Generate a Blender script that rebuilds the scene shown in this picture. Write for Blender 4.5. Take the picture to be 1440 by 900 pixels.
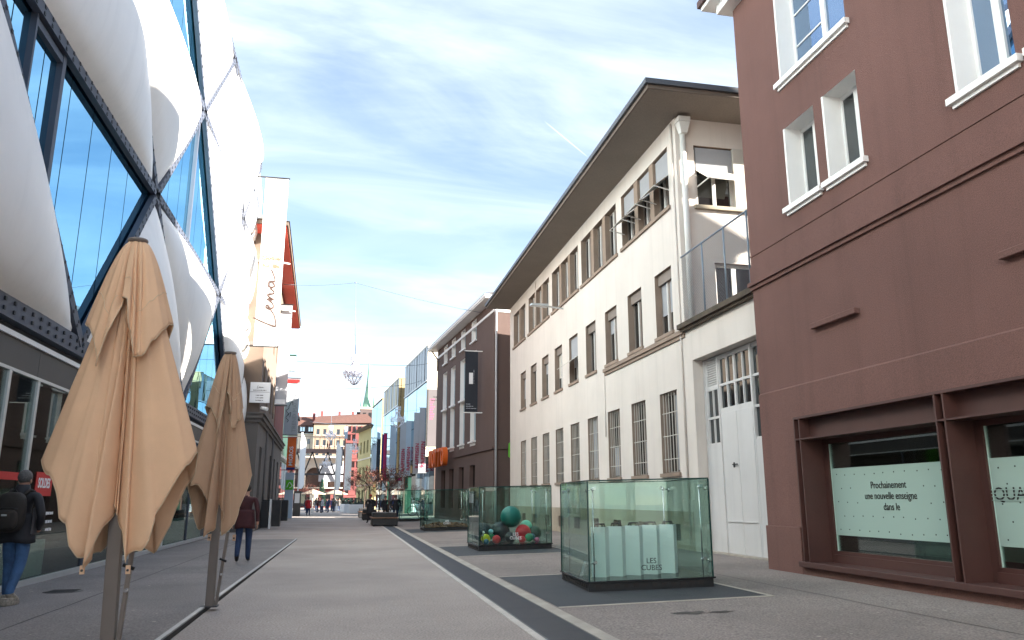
import bpy, bmesh, math, random
from mathutils import Vector, Matrix, noise
random.seed(7)
for o in list(bpy.data.objects): bpy.data.objects.remove(o)
SC = bpy.context.scene
COL = SC.collection
R = math.radians
PI = math.pi

# ------------------------------------------------------------------ camera
cam = bpy.data.cameras.new('camera'); cam_o = bpy.data.objects.new('camera', cam); COL.objects.link(cam_o)
cam.sensor_width = 36.0; cam.lens = 27.5; cam.clip_end = 3000; cam.clip_start = 0.05
cam_o.location = (0, 0, 1.42)
PITCH, YAW = R(13.0023), R(11.6614)
cam_o.rotation_euler = (PI/2 + PITCH, 0, -YAW)
SC.camera = cam_o

# ------------------------------------------------------------------ light
SUN_DIR = Vector((1.0, -0.42, 0.38)).normalized()          # towards the sun
SUN_EL = math.asin(SUN_DIR.z); SUN_AZ = math.atan2(SUN_DIR.x, SUN_DIR.y)
sun = bpy.data.lights.new('sun', 'SUN'); sun.energy = 5.0; sun.angle = R(0.55); sun.color = (1.0, 0.93, 0.83)
sun_o = bpy.data.objects.new('sun', sun); COL.objects.link(sun_o)
sun_o.rotation_euler = (-SUN_DIR).to_track_quat('-Z', 'Y').to_euler(); sun_o.location = (30, -12, 30)
W = bpy.data.worlds.new('World'); SC.world = W; W.use_nodes = True
SC.view_settings.view_transform = 'Standard'; SC.view_settings.look = 'None'
SC.view_settings.gamma = 1.0; SC.view_settings.use_curve_mapping = False
SC.view_settings.exposure = 2.64
SC.cycles.use_denoising = True; SC.cycles.sample_clamp_indirect = 10.0
def build_sky():
    nt = W.node_tree; N = nt.nodes; K = nt.links
    for n in list(N): N.remove(n)
    out = N.new('ShaderNodeOutputWorld'); bg = N.new('ShaderNodeBackground'); bg.inputs[1].default_value = 0.053
    sky = N.new('ShaderNodeTexSky'); sky.sky_type = 'NISHITA'; sky.sun_disc = False
    sky.sun_elevation = SUN_EL; sky.sun_rotation = SUN_AZ
    sky.altitude = 500; sky.air_density = 1.0; sky.dust_density = 0.15; sky.ozone_density = 2.2
    tc = N.new('ShaderNodeTexCoord'); sep = N.new('ShaderNodeSeparateXYZ'); K.new(tc.outputs['Generated'], sep.inputs[0])
    def M(op, a, b=None, clamp=False):
        m = N.new('ShaderNodeMath'); m.operation = op; m.use_clamp = clamp
        for i, v in enumerate((a, b)):
            if v is None: continue
            if isinstance(v, (int, float)): m.inputs[i].default_value = v
            else: K.new(v, m.inputs[i])
        return m.outputs[0]
    zz = M('ADD', M('MAXIMUM', sep.outputs['Z'], 0.0), 0.22)
    cu = M('DIVIDE', sep.outputs['X'], zz); cv = M('DIVIDE', sep.outputs['Y'], zz)
    comb = N.new('ShaderNodeCombineXYZ'); K.new(cu, comb.inputs[0]); K.new(cv, comb.inputs[1])
    def cloud(scale, rot, sx, lo, hi, detail, dist, off):
        mp = N.new('ShaderNodeMapping'); K.new(comb.outputs[0], mp.inputs['Vector'])
        mp.inputs['Rotation'].default_value = (0, 0, rot); mp.inputs['Scale'].default_value = (sx, 1, 1); mp.inputs['Location'].default_value = off
        nz = N.new('ShaderNodeTexNoise'); K.new(mp.outputs[0], nz.inputs['Vector'])
        nz.inputs['Scale'].default_value = scale; nz.inputs['Detail'].default_value = detail
        nz.inputs['Roughness'].default_value = 0.58; nz.inputs['Distortion'].default_value = dist
        mr = N.new('ShaderNodeMapRange'); mr.interpolation_type = 'SMOOTHSTEP'; K.new(nz.outputs[0], mr.inputs[0])
        mr.inputs[1].default_value = lo; mr.inputs[2].default_value = hi
        return mr.outputs[0]
    c1 = cloud(1.15, 0.55, 0.55, 0.36, 0.74, 9, 0.35, (3.1, 1.7, 0))
    c2 = cloud(3.2, 0.9, 0.30, 0.40, 0.80, 10, 0.9, (7.3, 2.2, 0))
    veil = cloud(0.5, 0.2, 0.8, 0.25, 0.75, 4, 0.2, (1.3, 5.2, 0))
    dens = M('ADD', M('ADD', M('MULTIPLY', c1, 0.62), M('MULTIPLY', c2, 0.40)), M('MULTIPLY', veil, 0.55), True)
    # two thin vapour trails: narrow bands across the sky, each limited to a short stretch
    def trail(p, q, w, amt):
        a, b = Vector(p).normalized(), Vector(q).normalized(); n = a.cross(b).normalized()
        t = (b-a).normalized(); mid = (a+b).normalized(); half = (b-a).length/2
        def dot(v):
            d = N.new('ShaderNodeVectorMath'); d.operation = 'DOT_PRODUCT'; K.new(tc.outputs['Generated'], d.inputs[0]); d.inputs[1].default_value = v
            return d.outputs['Value']
        band = M('SUBTRACT', 1.0, M('DIVIDE', M('ABSOLUTE', dot(n)), w), True)
        ln = M('SUBTRACT', 1.0, M('POWER', M('DIVIDE', M('ABSOLUTE', dot(t)), half), 4.0), True)
        fr = M('GREATER_THAN', dot(mid), 0.5)
        return M('MULTIPLY', M('MULTIPLY', M('MULTIPLY', band, ln), fr), amt)
    dens = M('ADD', dens, trail((0.2183, 0.8617, 0.4580), (0.2765, 0.8662, 0.4161), 0.0011, 0.45), True)
    cc = N.new('ShaderNodeMix'); cc.data_type = 'RGBA'
    K.new(dens, cc.inputs['Factor']); K.new(sky.outputs[0], cc.inputs['A']); cc.inputs['B'].default_value = (4.5, 5.0, 5.6, 1)
    K.new(cc.outputs['Result'], bg.inputs[0]); K.new(bg.outputs[0], out.inputs[0])
build_sky()

# ------------------------------------------------------------------ materials
def lin(c):
    return tuple(((v/255.0)/12.92 if v/255.0 <= 0.04045 else ((v/255.0+0.055)/1.055)**2.4) for v in c)
def mat(name, base, rough=0.7, var=0.0, vscale=1.5, bump=0.0, bscale=40.0, metal=0.0, spec=0.5, stains=0.0, grain=0.0, gscale=300., streak=0.0, stretch=(1,1,1)):
    """base is linear RGB. var: slow colour variation, grain: fine speckle, stains: dark blotches, streak: vertical weather streaks"""
    m = bpy.data.materials.new(name); m.use_nodes = True; nt = m.node_tree; N = nt.nodes; K = nt.links
    b = N['Principled BSDF']; b.inputs['Roughness'].default_value = rough; b.inputs['Metallic'].default_value = metal
    b.inputs['Specular IOR Level'].default_value = spec
    base4 = (*base, 1); b.inputs['Base Color'].default_value = base4
    tc = N.new('ShaderNodeTexCoord'); mp = N.new('ShaderNodeMapping'); K.new(tc.outputs['Object'], mp.inputs[0]); mp.inputs['Scale'].default_value = stretch
    cur = None
    def noi(scale, det=5, ro=0.6, vec=None):
        n = N.new('ShaderNodeTexNoise'); n.inputs['Scale'].default_value = scale; n.inputs['Detail'].default_value = det; n.inputs['Roughness'].default_value = ro
        K.new(vec or mp.outputs[0], n.inputs['Vector']); return n.outputs[0]
    def mulby(fac_out, lo, hi, a, bb):
        nonlocal cur
        mr = N.new('ShaderNodeMapRange'); K.new(fac_out, mr.inputs[0]); mr.inputs[1].default_value = lo; mr.inputs[2].default_value = hi
        mr.inputs[3].default_value = a; mr.inputs[4].default_value = bb
        vm = N.new('ShaderNodeVectorMath'); vm.operation = 'SCALE'; K.new(mr.outputs[0], vm.inputs['Scale'])
        if cur is None: vm.inputs[0].default_value = base
        else: K.new(cur, vm.inputs[0])
        cur = vm.outputs[0]
    if var: mulby(noi(vscale), 0.3, 0.7, 1-var, 1+var)
    if stains: mulby(noi(vscale*0.45, 8, 0.7), 0.52, 0.68, 1.0, 1-stains)
    if streak:
        m2 = N.new('ShaderNodeMapping'); K.new(tc.outputs['Object'], m2.inputs[0]); m2.inputs['Scale'].default_value = (3.0, 3.0, 0.12)
        mulby(noi(1.0, 6, 0.65, m2.outputs[0]), 0.5, 0.75, 1.0, 1-streak)
    if grain: mulby(noi(gscale, 2, 0.5), 0.3, 0.7, 1-grain, 1+grain)
    if cur is not None: K.new(cur, b.inputs['Base Color'])
    if bump:
        bp = N.new('ShaderNodeBump'); bp.inputs['Strength'].default_value = bump; bp.inputs['Distance'].default_value = 0.02
        K.new(noi(bscale, 6), bp.inputs['Height']); K.new(bp.outputs[0], b.inputs['Normal'])
    return m
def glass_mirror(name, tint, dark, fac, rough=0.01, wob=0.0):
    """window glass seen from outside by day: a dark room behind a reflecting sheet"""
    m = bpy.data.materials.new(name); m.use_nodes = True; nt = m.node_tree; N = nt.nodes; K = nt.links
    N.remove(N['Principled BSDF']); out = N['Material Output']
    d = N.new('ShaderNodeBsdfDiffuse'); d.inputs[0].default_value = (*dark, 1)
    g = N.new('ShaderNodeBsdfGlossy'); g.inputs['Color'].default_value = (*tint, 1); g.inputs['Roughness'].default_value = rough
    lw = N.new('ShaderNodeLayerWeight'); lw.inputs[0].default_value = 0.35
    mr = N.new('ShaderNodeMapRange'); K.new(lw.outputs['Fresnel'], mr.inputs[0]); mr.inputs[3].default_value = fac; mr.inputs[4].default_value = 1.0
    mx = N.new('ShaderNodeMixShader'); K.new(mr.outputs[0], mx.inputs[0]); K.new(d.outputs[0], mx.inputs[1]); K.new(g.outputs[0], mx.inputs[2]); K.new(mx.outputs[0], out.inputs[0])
    if wob:
        tc = N.new('ShaderNodeTexCoord'); nz = N.new('ShaderNodeTexNoise'); nz.inputs['Scale'].default_value = 0.8; K.new(tc.outputs['Object'], nz.inputs['Vector'])
        bp = N.new('ShaderNodeBump'); bp.inputs['Strength'].default_value = wob; bp.inputs['Distance'].default_value = 0.05; K.new(nz.outputs[0], bp.inputs['Height']); K.new(bp.outputs[0], g.inputs['Normal'])
    return m
def glass_clear(name, tint, gl=0.06):
    m = bpy.data.materials.new(name); m.use_nodes = True; nt = m.node_tree; N = nt.nodes; K = nt.links
    N.remove(N['Principled BSDF']); out = N['Material Output']
    t = N.new('ShaderNodeBsdfTransparent'); t.inputs[0].default_value = (*tint, 1)
    g = N.new('ShaderNodeBsdfGlossy'); g.inputs['Roughness'].default_value = 0.01
    lw = N.new('ShaderNodeLayerWeight'); lw.inputs[0].default_value = 0.25
    mr = N.new('ShaderNodeMapRange'); K.new(lw.outputs['Fresnel'], mr.inputs[0]); mr.inputs[3].default_value = gl; mr.inputs[4].default_value = 0.55
    mx = N.new('ShaderNodeMixShader'); K.new(mr.outputs[0], mx.inputs[0]); K.new(t.outputs[0], mx.inputs[1]); K.new(g.outputs[0], mx.inputs[2]); K.new(mx.outputs[0], out.inputs[0])
    return m
def frosted(name, c, tr=0.35):
    m = bpy.data.materials.new(name); m.use_nodes = True; nt = m.node_tree; N = nt.nodes; K = nt.links
    N.remove(N['Principled BSDF']); out = N['Material Output']
    t = N.new('ShaderNodeBsdfTransparent'); t.inputs[0].default_value = (0.85, 0.95, 0.9, 1)
    d = N.new('ShaderNodeBsdfDiffuse'); d.inputs[0].default_value = (*c, 1)
    mx = N.new('ShaderNodeMixShader'); mx.inputs[0].default_value = 1-tr; K.new(t.outputs[0], mx.inputs[1]); K.new(d.outputs[0], mx.inputs[2]); K.new(mx.outputs[0], out.inputs[0])
    return m
M = {}
M['road'] = mat('road asphalt', (0.315, 0.272, 0.245), 0.85, 0.16, 0.35, 0.6, 60, stains=0.16, grain=0.34, gscale=42)
M['pave_left'] = mat('pavement asphalt', (0.180, 0.162, 0.156), 0.85, 0.16, 0.5, 0.6, 60, stains=0.18, grain=0.36, gscale=45)
M['pave_right'] = mat('side paving asphalt', (0.205, 0.176, 0.160), 0.88, 0.18, 0.45, 0.6, 60, stains=0.25, grain=0.40, gscale=40)
M['earth'] = mat('ground', (0.10, 0.095, 0.09), 0.9, 0.2, 0.05)
M['stone'] = mat('kerb stone', (0.37, 0.335, 0.285), 0.8, 0.15, 2.0, 0.3, 90, stains=0.2, grain=0.15, gscale=120)
M['steel_edge'] = mat('kerb steel', (0.33, 0.33, 0.33), 0.45, 0.12, 3, metal=0.3)
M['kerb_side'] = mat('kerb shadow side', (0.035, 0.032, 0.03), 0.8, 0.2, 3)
M['grate'] = mat('grating steel', (0.075, 0.076, 0.082), 0.55, 0.2, 1.2, metal=0.4)
M['mat_pad'] = mat('dark pad', (0.040, 0.044, 0.050), 0.8, 0.15, 1.2, 0.4, 160, grain=0.25, gscale=120)
M['black'] = mat('black paint', (0.012, 0.012, 0.013), 0.5)
M['black_gloss'] = mat('black gloss', (0.012, 0.012, 0.014), 0.25)
M['cushion'] = mat('white membrane', (0.80, 0.78, 0.75), 0.5, 0.04, 0.6, 0.10, 9, streak=0.07)
M['beam'] = mat('slate blue steel', (0.058, 0.068, 0.095), 0.55, 0.12, 1.0)
M['bolt'] = mat('bolt', (0.012, 0.013, 0.018), 0.6)
M['blue_glass'] = glass_mirror('sky blue glass', (0.36, 0.67, 0.86), (0.01, 0.05, 0.08), 0.86, 0.008, 0.04)
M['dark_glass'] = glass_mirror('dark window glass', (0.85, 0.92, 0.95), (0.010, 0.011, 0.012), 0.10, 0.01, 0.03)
M['pale_glass'] = glass_mirror('pale blue glass', (0.72, 0.88, 0.97), (0.03, 0.05, 0.06), 0.62, 0.012, 0.06)
M['shop_glass'] = glass_clear('shop glass', (0.72, 0.80, 0.78), 0.09)
M['cube_glass'] = glass_clear('green display glass', (0.850, 0.952, 0.922), 0.05)
M['edge_glass'] = mat('glass edge', (0.012, 0.045, 0.04), 0.2)
M['window_blue'] = glass_mirror('blue tinted window glass', (0.42, 0.58, 0.80), (0.03, 0.035, 0.04), 0.55, 0.01, 0.03)
M['kerb_pale'] = mat('pale kerb stone', (0.46, 0.43, 0.39), 0.8, 0.12, 2.0, 0.3, 90, stains=0.2, grain=0.12, gscale=60)
M['frost'] = frosted('frosted film', (0.42, 0.56, 0.50), 0.22)
M['fascia_dark'] = mat('dark fascia', (0.050, 0.043, 0.039), 0.55, 0.12, 0.8)
M['white'] = mat('white paint', (0.78, 0.77, 0.75), 0.5, 0.03, 2)
M['alu'] = mat('aluminium', (0.55, 0.57, 0.57), 0.35, 0.05, 2, metal=0.5)
M['chrome'] = mat('polished steel', (0.65, 0.66, 0.67), 0.15, metal=1.0)
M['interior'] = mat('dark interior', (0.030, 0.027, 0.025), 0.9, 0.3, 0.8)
M['interior_floor'] = mat('maroon carpet', (0.060, 0.012, 0.022), 0.9, 0.2, 2)
M['mint'] = mat('mint panel', (0.50, 0.68, 0.60), 0.6, 0.06, 1)
M['render_white'] = mat('white render', (0.62, 0.565, 0.515), 0.9, 0.05, 0.5, 0.2, 70, streak=0.10, stains=0.05, grain=0.03, gscale=60)
M['render_beige'] = mat('beige plinth', (0.36, 0.31, 0.235), 0.9, 0.12, 0.8, 0.2, 80, stains=0.25)
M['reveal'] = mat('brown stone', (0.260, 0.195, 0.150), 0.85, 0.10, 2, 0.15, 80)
M['soffit'] = mat('soffit', (0.205, 0.172, 0.145), 0.9, 0.08, 0.5, 0.2, 60, grain=0.1, gscale=30)
M['eave_trim'] = mat('eave board', (0.13, 0.10, 0.08), 0.7, 0.1, 1)
M['gutter_dark'] = mat('gutter', (0.06, 0.065, 0.075), 0.5)
M['roof_tile'] = mat('roof tile', (0.115, 0.055, 0.042), 0.85, 0.25, 2.0)
M['roof_grey'] = mat('roof grey', (0.10, 0.09, 0.085), 0.85, 0.2, 1.0)
M['brown'] = mat('brown render', (0.150, 0.074, 0.061), 0.92, 0.15, 0.28, 0.5, 70, grain=0.16, gscale=55, streak=0.14, stains=0.06)
M['brown_dark'] = mat('brown steel', (0.068, 0.027, 0.022), 0.6, 0.12, 1.5, 0.1, 60, grain=0.08, gscale=80)
M['brown_far'] = mat('dark brown render', (0.105, 0.068, 0.058), 0.9, 0.08, 0.6, 0.15, 60)
M['gate'] = mat('gate paint', (0.56, 0.55, 0.54), 0.6, 0.06, 0.7, streak=0.10)
M['stone_dark'] = mat('mossy stone', (0.075, 0.058, 0.042), 0.95, 0.35, 3, 0.6, 30)
M['blind'] = mat('blind cloth', (0.50, 0.47, 0.42), 0.8, 0.05, 2)
M['blind_grey'] = mat('grey blind', (0.30, 0.31, 0.33), 0.7, 0.05, 2)
M['win_white'] = mat('window frame paint', (0.66, 0.65, 0.62), 0.5, 0.05, 2)
M['win_brown'] = mat('window frame brown', (0.19, 0.155, 0.13), 0.6, 0.05, 2)
M['orange'] = mat('orange', (0.75, 0.13, 0.010), 0.5, 0.06, 2)
M['red'] = mat('red', (0.52, 0.018, 0.015), 0.6, 0.05, 2)
M['red_soffit'] = mat('red soffit', (0.50, 0.055, 0.030), 0.7, 0.06, 0.6)
M['magenta'] = mat('magenta cloth', (0.42, 0.012, 0.085), 0.7, 0.05, 2)
M['navy'] = mat('navy cloth', (0.02, 0.025, 0.14), 0.7)
M['cloth_white'] = mat('white banner cloth', (0.80, 0.80, 0.80), 0.8, 0.03, 0.8)
M['cloth_grey'] = mat('grey banner cloth', (0.44, 0.45, 0.48), 0.8, 0.05, 0.6)
M['cloth_blue'] = mat('pale blue banner cloth', (0.42, 0.50, 0.58), 0.8, 0.05, 0.6)
M['cloth_black'] = mat('black banner cloth', (0.010, 0.013, 0.022), 0.6, 0.1, 2)
M['lilac_grey'] = mat('lilac grey panel', (0.125, 0.11, 0.115), 0.8, 0.05, 0.6)
M['grey_wall'] = mat('grey render', (0.135, 0.120, 0.110), 0.9, 0.08, 0.6, 0.2, 60, streak=0.08)
M['beige_wall'] = mat('taupe render', (0.15, 0.110, 0.085), 0.9, 0.06, 0.6, 0.15, 60)
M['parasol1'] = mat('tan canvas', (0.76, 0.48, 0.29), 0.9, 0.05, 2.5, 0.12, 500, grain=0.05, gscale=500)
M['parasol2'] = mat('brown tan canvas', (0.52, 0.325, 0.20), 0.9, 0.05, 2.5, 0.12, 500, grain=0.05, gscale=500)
M['thread'] = mat('seam thread', (0.62, 0.46, 0.30), 0.9)
M['taupe'] = mat('taupe steel', (0.185, 0.150, 0.125), 0.5, 0.08, 3)
M['green'] = mat('bright green', (0.10, 0.45, 0.02), 0.6)
M['skin'] = mat('skin', (0.42, 0.22, 0.15), 0.6)
M['hair'] = mat('grey hair', (0.10, 0.095, 0.09), 0.8, 0.4, 40)
M['hair_dark'] = mat('dark hair', (0.02, 0.015, 0.012), 0.7)
M['jacket'] = mat('black jacket', (0.014, 0.014, 0.018), 0.7, 0.25, 6, 0.3, 25)
M['jacket_grey'] = mat('grey jacket panel', (0.045, 0.043, 0.048), 0.7, 0.2, 6, 0.3, 25)
M['jeans'] = mat('blue jeans', (0.045, 0.105, 0.22), 0.85, 0.35, 5, 0.5, 18, grain=0.15, gscale=200)
M['jeans_dark'] = mat('dark jeans', (0.018, 0.035, 0.085), 0.85, 0.3, 5, 0.4, 18)
M['pack'] = mat('dark olive backpack', (0.022, 0.017, 0.013), 0.75, 0.25, 8, 0.3, 40)
M['shoe'] = mat('sneaker beige', (0.30, 0.26, 0.21), 0.7, 0.5, 25)
M['shoe_dark'] = mat('dark shoe', (0.02, 0.016, 0.014), 0.5)
M['maroon'] = mat('maroon jacket', (0.055, 0.012, 0.014), 0.8, 0.2, 6, 0.3, 25)
M['coat_red'] = mat('red coat', (0.42, 0.012, 0.02), 0.8)
M['bark'] = mat('bark', (0.085, 0.055, 0.040), 0.9, 0.3, 6)
M['twig'] = mat('twigs', (0.10, 0.055, 0.040), 0.9, 0.3, 4)
M['leaf_dry'] = mat('dry leaves', (0.22, 0.060, 0.035), 0.8, 0.4, 12)
M['chips'] = mat('wood chips', (0.23, 0.105, 0.045), 0.9, 0.5, 14)
M['bench'] = mat('dark bench', (0.022, 0.021, 0.022), 0.6, 0.2, 3)
M['wood'] = mat('bench board', (0.22, 0.12, 0.075), 0.7, 0.2, 3)
M['cream'] = mat('cream panel', (0.72, 0.64, 0.50), 0.7, 0.05, 0.6)
M['gold'] = mat('gold panel', (0.42, 0.31, 0.15), 0.6, 0.08, 0.6)
M['panel_grey'] = mat('metal panel grey', (0.30, 0.32, 0.34), 0.4, 0.1, 0.5, metal=0.4)
M['panel_gold'] = mat('metal panel gold', (0.36, 0.30, 0.18), 0.4, 0.1, 0.5, metal=0.4)
M['yellow_wall'] = mat('yellow render', (0.56, 0.47, 0.22), 0.9, 0.05, 0.5)
M['sunshade'] = mat('sunshade canvas', (0.36, 0.29, 0.22), 0.9)
M['peach_wall'] = mat('peach render', (0.33, 0.235, 0.17), 0.9, 0.06, 0.2)
M['green_dark'] = mat('dark green panel', (0.012, 0.05, 0.035), 0.35, 0.2, 0.6)
M['copper'] = mat('green copper', (0.20, 0.36, 0.27), 0.7, 0.12, 0.3)
M['tower'] = mat('tower stone', (0.12, 0.085, 0.08), 0.9, 0.15, 0.3)
M['crystal'] = mat('crystal beads', (0.86, 0.87, 0.94), 0.5, 0.2, 6)
M['brick_red'] = mat('red brick', (0.20, 0.060, 0.055), 0.9, 0.2, 0.4)
M['stone_pale'] = mat('pale arch stone', (0.62, 0.54, 0.46), 0.9, 0.08, 0.3)
M['cable'] = mat('cable', (0.16, 0.20, 0.25), 0.5)
M['grass'] = mat('weeds', (0.05, 0.10, 0.015), 0.8, 0.4, 20)
M['stain'] = mat('oil stain', (0.055, 0.045, 0.040), 0.7, 0.5, 9, stains=0.4)
M['iron'] = mat('cast iron', (0.045, 0.043, 0.045), 0.6, 0.2, 10)
M['text_dark'] = mat('dark lettering', (0.012, 0.012, 0.013), 0.6)
M['text_red'] = mat('crimson lettering', (0.40, 0.010, 0.06), 0.6)
M['text_white'] = mat('white lettering', (0.80, 0.80, 0.80), 0.6)
M['copper_line'] = mat('bronze lettering', (0.06, 0.03, 0.022), 0.5)
for nm, c in dict(ball_teal=(0.008,0.16,0.135), ball_black=(0.012,0.016,0.022), ball_yellow=(0.72,0.66,0.01), ball_red=(0.62,0.02,0.03), ball_sky=(0.30,0.62,0.72), ball_mint=(0.22,0.62,0.44), ball_green=(0.02,0.26,0.12), ball_forest=(0.015,0.055,0.035), ball_pink=(0.50,0.10,0.20), ball_petrol=(0.01,0.13,0.20), ball_white=(0.8,0.8,0.78)).items():
    M[nm] = mat(nm.replace('_', ' '), c, 0.45, 0.05, 6, 0.1, 60)

# ------------------------------------------------------------------ mesh helpers
MW = {}
def mw(o): return MW.get(o.name, Matrix())
class MB:
    def __init__(s): s.v = []; s.f = []; s.sm = []
    def quad(s, *p, smooth=False):
        n = len(s.v); s.v += [tuple(q) for q in p]; s.f.append(tuple(range(n, n+len(p)))); s.sm.append(smooth); return s
    def box(s, x0, x1, y0, y1, z0, z1):
        P = [(x, y, z) for x in (x0, x1) for y in (y0, y1) for z in (z0, z1)]
        return s.hexa(P)
    def hexa(s, P):                       # P index = 4*ix+2*iy+iz
        n = len(s.v); s.v += [tuple(p) for p in P]
        for f in ((0,1,3,2), (4,6,7,5), (0,4,5,1), (2,3,7,6), (0,2,6,4), (1,5,7,3)): s.f.append(tuple(n+i for i in f)); s.sm.append(False)
        return s
    def fbox(s, F, u0, u1, z0, z1, d0, d1):   # box in a wall frame
        return s.hexa([F(u, z, d) for u in (u0, u1) for z in (z0, z1) for d in (d0, d1)])
    def bar(s, a, b, w, h=None, up=(0, 0, 1)):
        a, b = Vector(a), Vector(b); h = h or w; t = (b-a).normalized(); u = Vector(up)
        if abs(t.dot(u)) > 0.98: u = Vector((1, 0, 0))
        sd = t.cross(u).normalized()*(w/2); u = sd.cross(t).normalized()*(h/2)
        return s.hexa([p+i*sd+j*u for p in (a, b) for i in (-1, 1) for j in (-1, 1)])
    def tube(s, pts, r, n=8, cap=True, smooth=True):
        pts = [Vector(p) for p in pts]; rr = r if isinstance(r, (list, tuple)) else [r]*len(pts); rings = []
        ref = Vector((0.13, 0.31, 0.94))
        for i, p in enumerate(pts):
            t = (pts[min(i+1, len(pts)-1)]-pts[max(i-1, 0)]).normalized()
            a = t.cross(ref)
            if a.length < 0.05: a = t.cross(Vector((1, 0, 0)))
            a.normalize(); b = t.cross(a); base = len(s.v)
            for k in range(n): s.v.append(tuple(p+rr[i]*(math.cos(2*PI*k/n)*a+math.sin(2*PI*k/n)*b)))
            rings.append(base)
        for i in range(len(rings)-1):
            for k in range(n):
                k2 = (k+1) % n; s.f.append((rings[i]+k, rings[i]+k2, rings[i+1]+k2, rings[i+1]+k)); s.sm.append(smooth)
        if cap and n > 2:
            s.f.append(tuple(rings[0]+k for k in reversed(range(n)))); s.sm.append(False)
            s.f.append(tuple(rings[-1]+k for k in range(n))); s.sm.append(False)
        return s
    def lathe(s, c, prof, n=24, smooth=True):
        c = Vector(c); rings = []
        for r, z in prof:
            rings.append(len(s.v))
            for k in range(n): s.v.append((c.x+r*math.cos(2*PI*k/n), c.y+r*math.sin(2*PI*k/n), c.z+z))
        for i in range(len(rings)-1):
            for k in range(n):
                k2 = (k+1) % n; s.f.append((rings[i]+k, rings[i]+k2, rings[i+1]+k2, rings[i+1]+k)); s.sm.append(smooth)
        return s
    def ball(s, c, r, n=20, sc=(1, 1, 1)):
        m = n//2; c = Vector(c); base = len(s.v)
        for i in range(m+1):
            th = PI*i/m
            for k in range(n): s.v.append((c.x+sc[0]*r*math.sin(th)*math.cos(2*PI*k/n), c.y+sc[1]*r*math.sin(th)*math.sin(2*PI*k/n), c.z+sc[2]*r*math.cos(th)))
        for i in range(m):
            for k in range(n):
                k2 = (k+1) % n; s.f.append((base+i*n+k, base+(i+1)*n+k, base+(i+1)*n+k2, base+i*n+k2)); s.sm.append(True)
        return s
    def prism(s, poly, off):              # polygon (3D points) extruded by vector off
        off = Vector(off); n = len(poly); b = len(s.v); s.v += [tuple(p) for p in poly] + [tuple(Vector(p)+off) for p in poly]
        s.f.append(tuple(range(b, b+n))); s.f.append(tuple(reversed(range(b+n, b+2*n)))); s.sm += [False, False]
        for i in range(n):
            j = (i+1) % n; s.f.append((b+i, b+n+i, b+n+j, b+j)); s.sm.append(False)
        return s
    def mesh(s, name, material, inv=None, bevel=0.0, merge=False):
        me = bpy.data.meshes.new(name); vs = s.v
        if inv is not None: vs = [tuple(inv @ Vector(p)) for p in vs]
        me.from_pydata(vs, [], s.f); me.polygons.foreach_set('use_smooth', s.sm)
        bm = bmesh.new(); bm.from_mesh(me)
        if merge: bmesh.ops.remove_doubles(bm, verts=bm.verts, dist=0.0004)
        bmesh.ops.recalc_face_normals(bm, faces=bm.faces)
        if bevel:
            bmesh.ops.bevel(bm, geom=[e for e in bm.edges if len(e.link_faces) == 2 and e.calc_face_angle(0) > 0.6], offset=bevel, segments=1, affect='EDGES', clamp_overlap=True)
        bm.to_mesh(me); bm.free(); me.update()
        if material: me.materials.append(material)
        return me
    def build(s, name, material, parent=None, bevel=0.0, merge=False, **props):
        o = bpy.data.objects.new(name, s.mesh(name, M[material] if isinstance(material, str) else material, mw(parent).inverted() if parent else None, bevel, merge))
        COL.objects.link(o)
        if parent: o.parent = parent; MW[o.name] = mw(parent)
        for k, v in props.items(): o[k] = v
        return o
def tag(o, label, cat, group=None):
    o['label'] = label; o['category'] = cat
    if group: o['group'] = group
    return o
def thing(name, label, cat, loc=(0, 0, 0), rz=0.0, group=None):
    o = bpy.data.objects.new(name, None); COL.objects.link(o); o.empty_display_size = 0.3
    o.location = loc; o.rotation_euler = (0, 0, rz)
    MW[o.name] = Matrix.Translation(loc) @ Matrix.Rotation(rz, 4, 'Z'); return tag(o, label, cat, group)
def struct(name, mb, material, parent=None, **k):
    o = mb.build(name, material, parent, **k)
    if not parent: o['kind'] = 'structure'
    return o
def stuff(o): o['kind'] = 'stuff'; return o
def copy_tree(o, parent=None, dloc=(0, 0, 0)):
    c = o.copy(); COL.objects.link(c); c.parent = parent; c.location = Vector(o.location)+Vector(dloc)
    MW[c.name] = mw(o)
    for ch in [x for x in o.children]: copy_tree(ch, c)
    return c
def copy_thing(o, loc, rz, label, group=None):
    c = copy_tree(o); c.location = loc; c.rotation_euler = (0, 0, rz); c['label'] = label
    MW[c.name] = Matrix.Translation(loc) @ Matrix.Rotation(rz, 4, 'Z')
    if group: c['group'] = group
    return c
def frame(O, U, Nn):
    """wall frame: F(u, z, d) = O + u*U + z*up + d*N, N pointing into the wall"""
    O, U, Nn = Vector(O), Vector(U).normalized(), Vector(Nn).normalized()
    def F(u, z, d=0.0): return O + U*u + Vector((0, 0, z)) + Nn*d
    F.U, F.N = U, Nn
    return F
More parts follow.
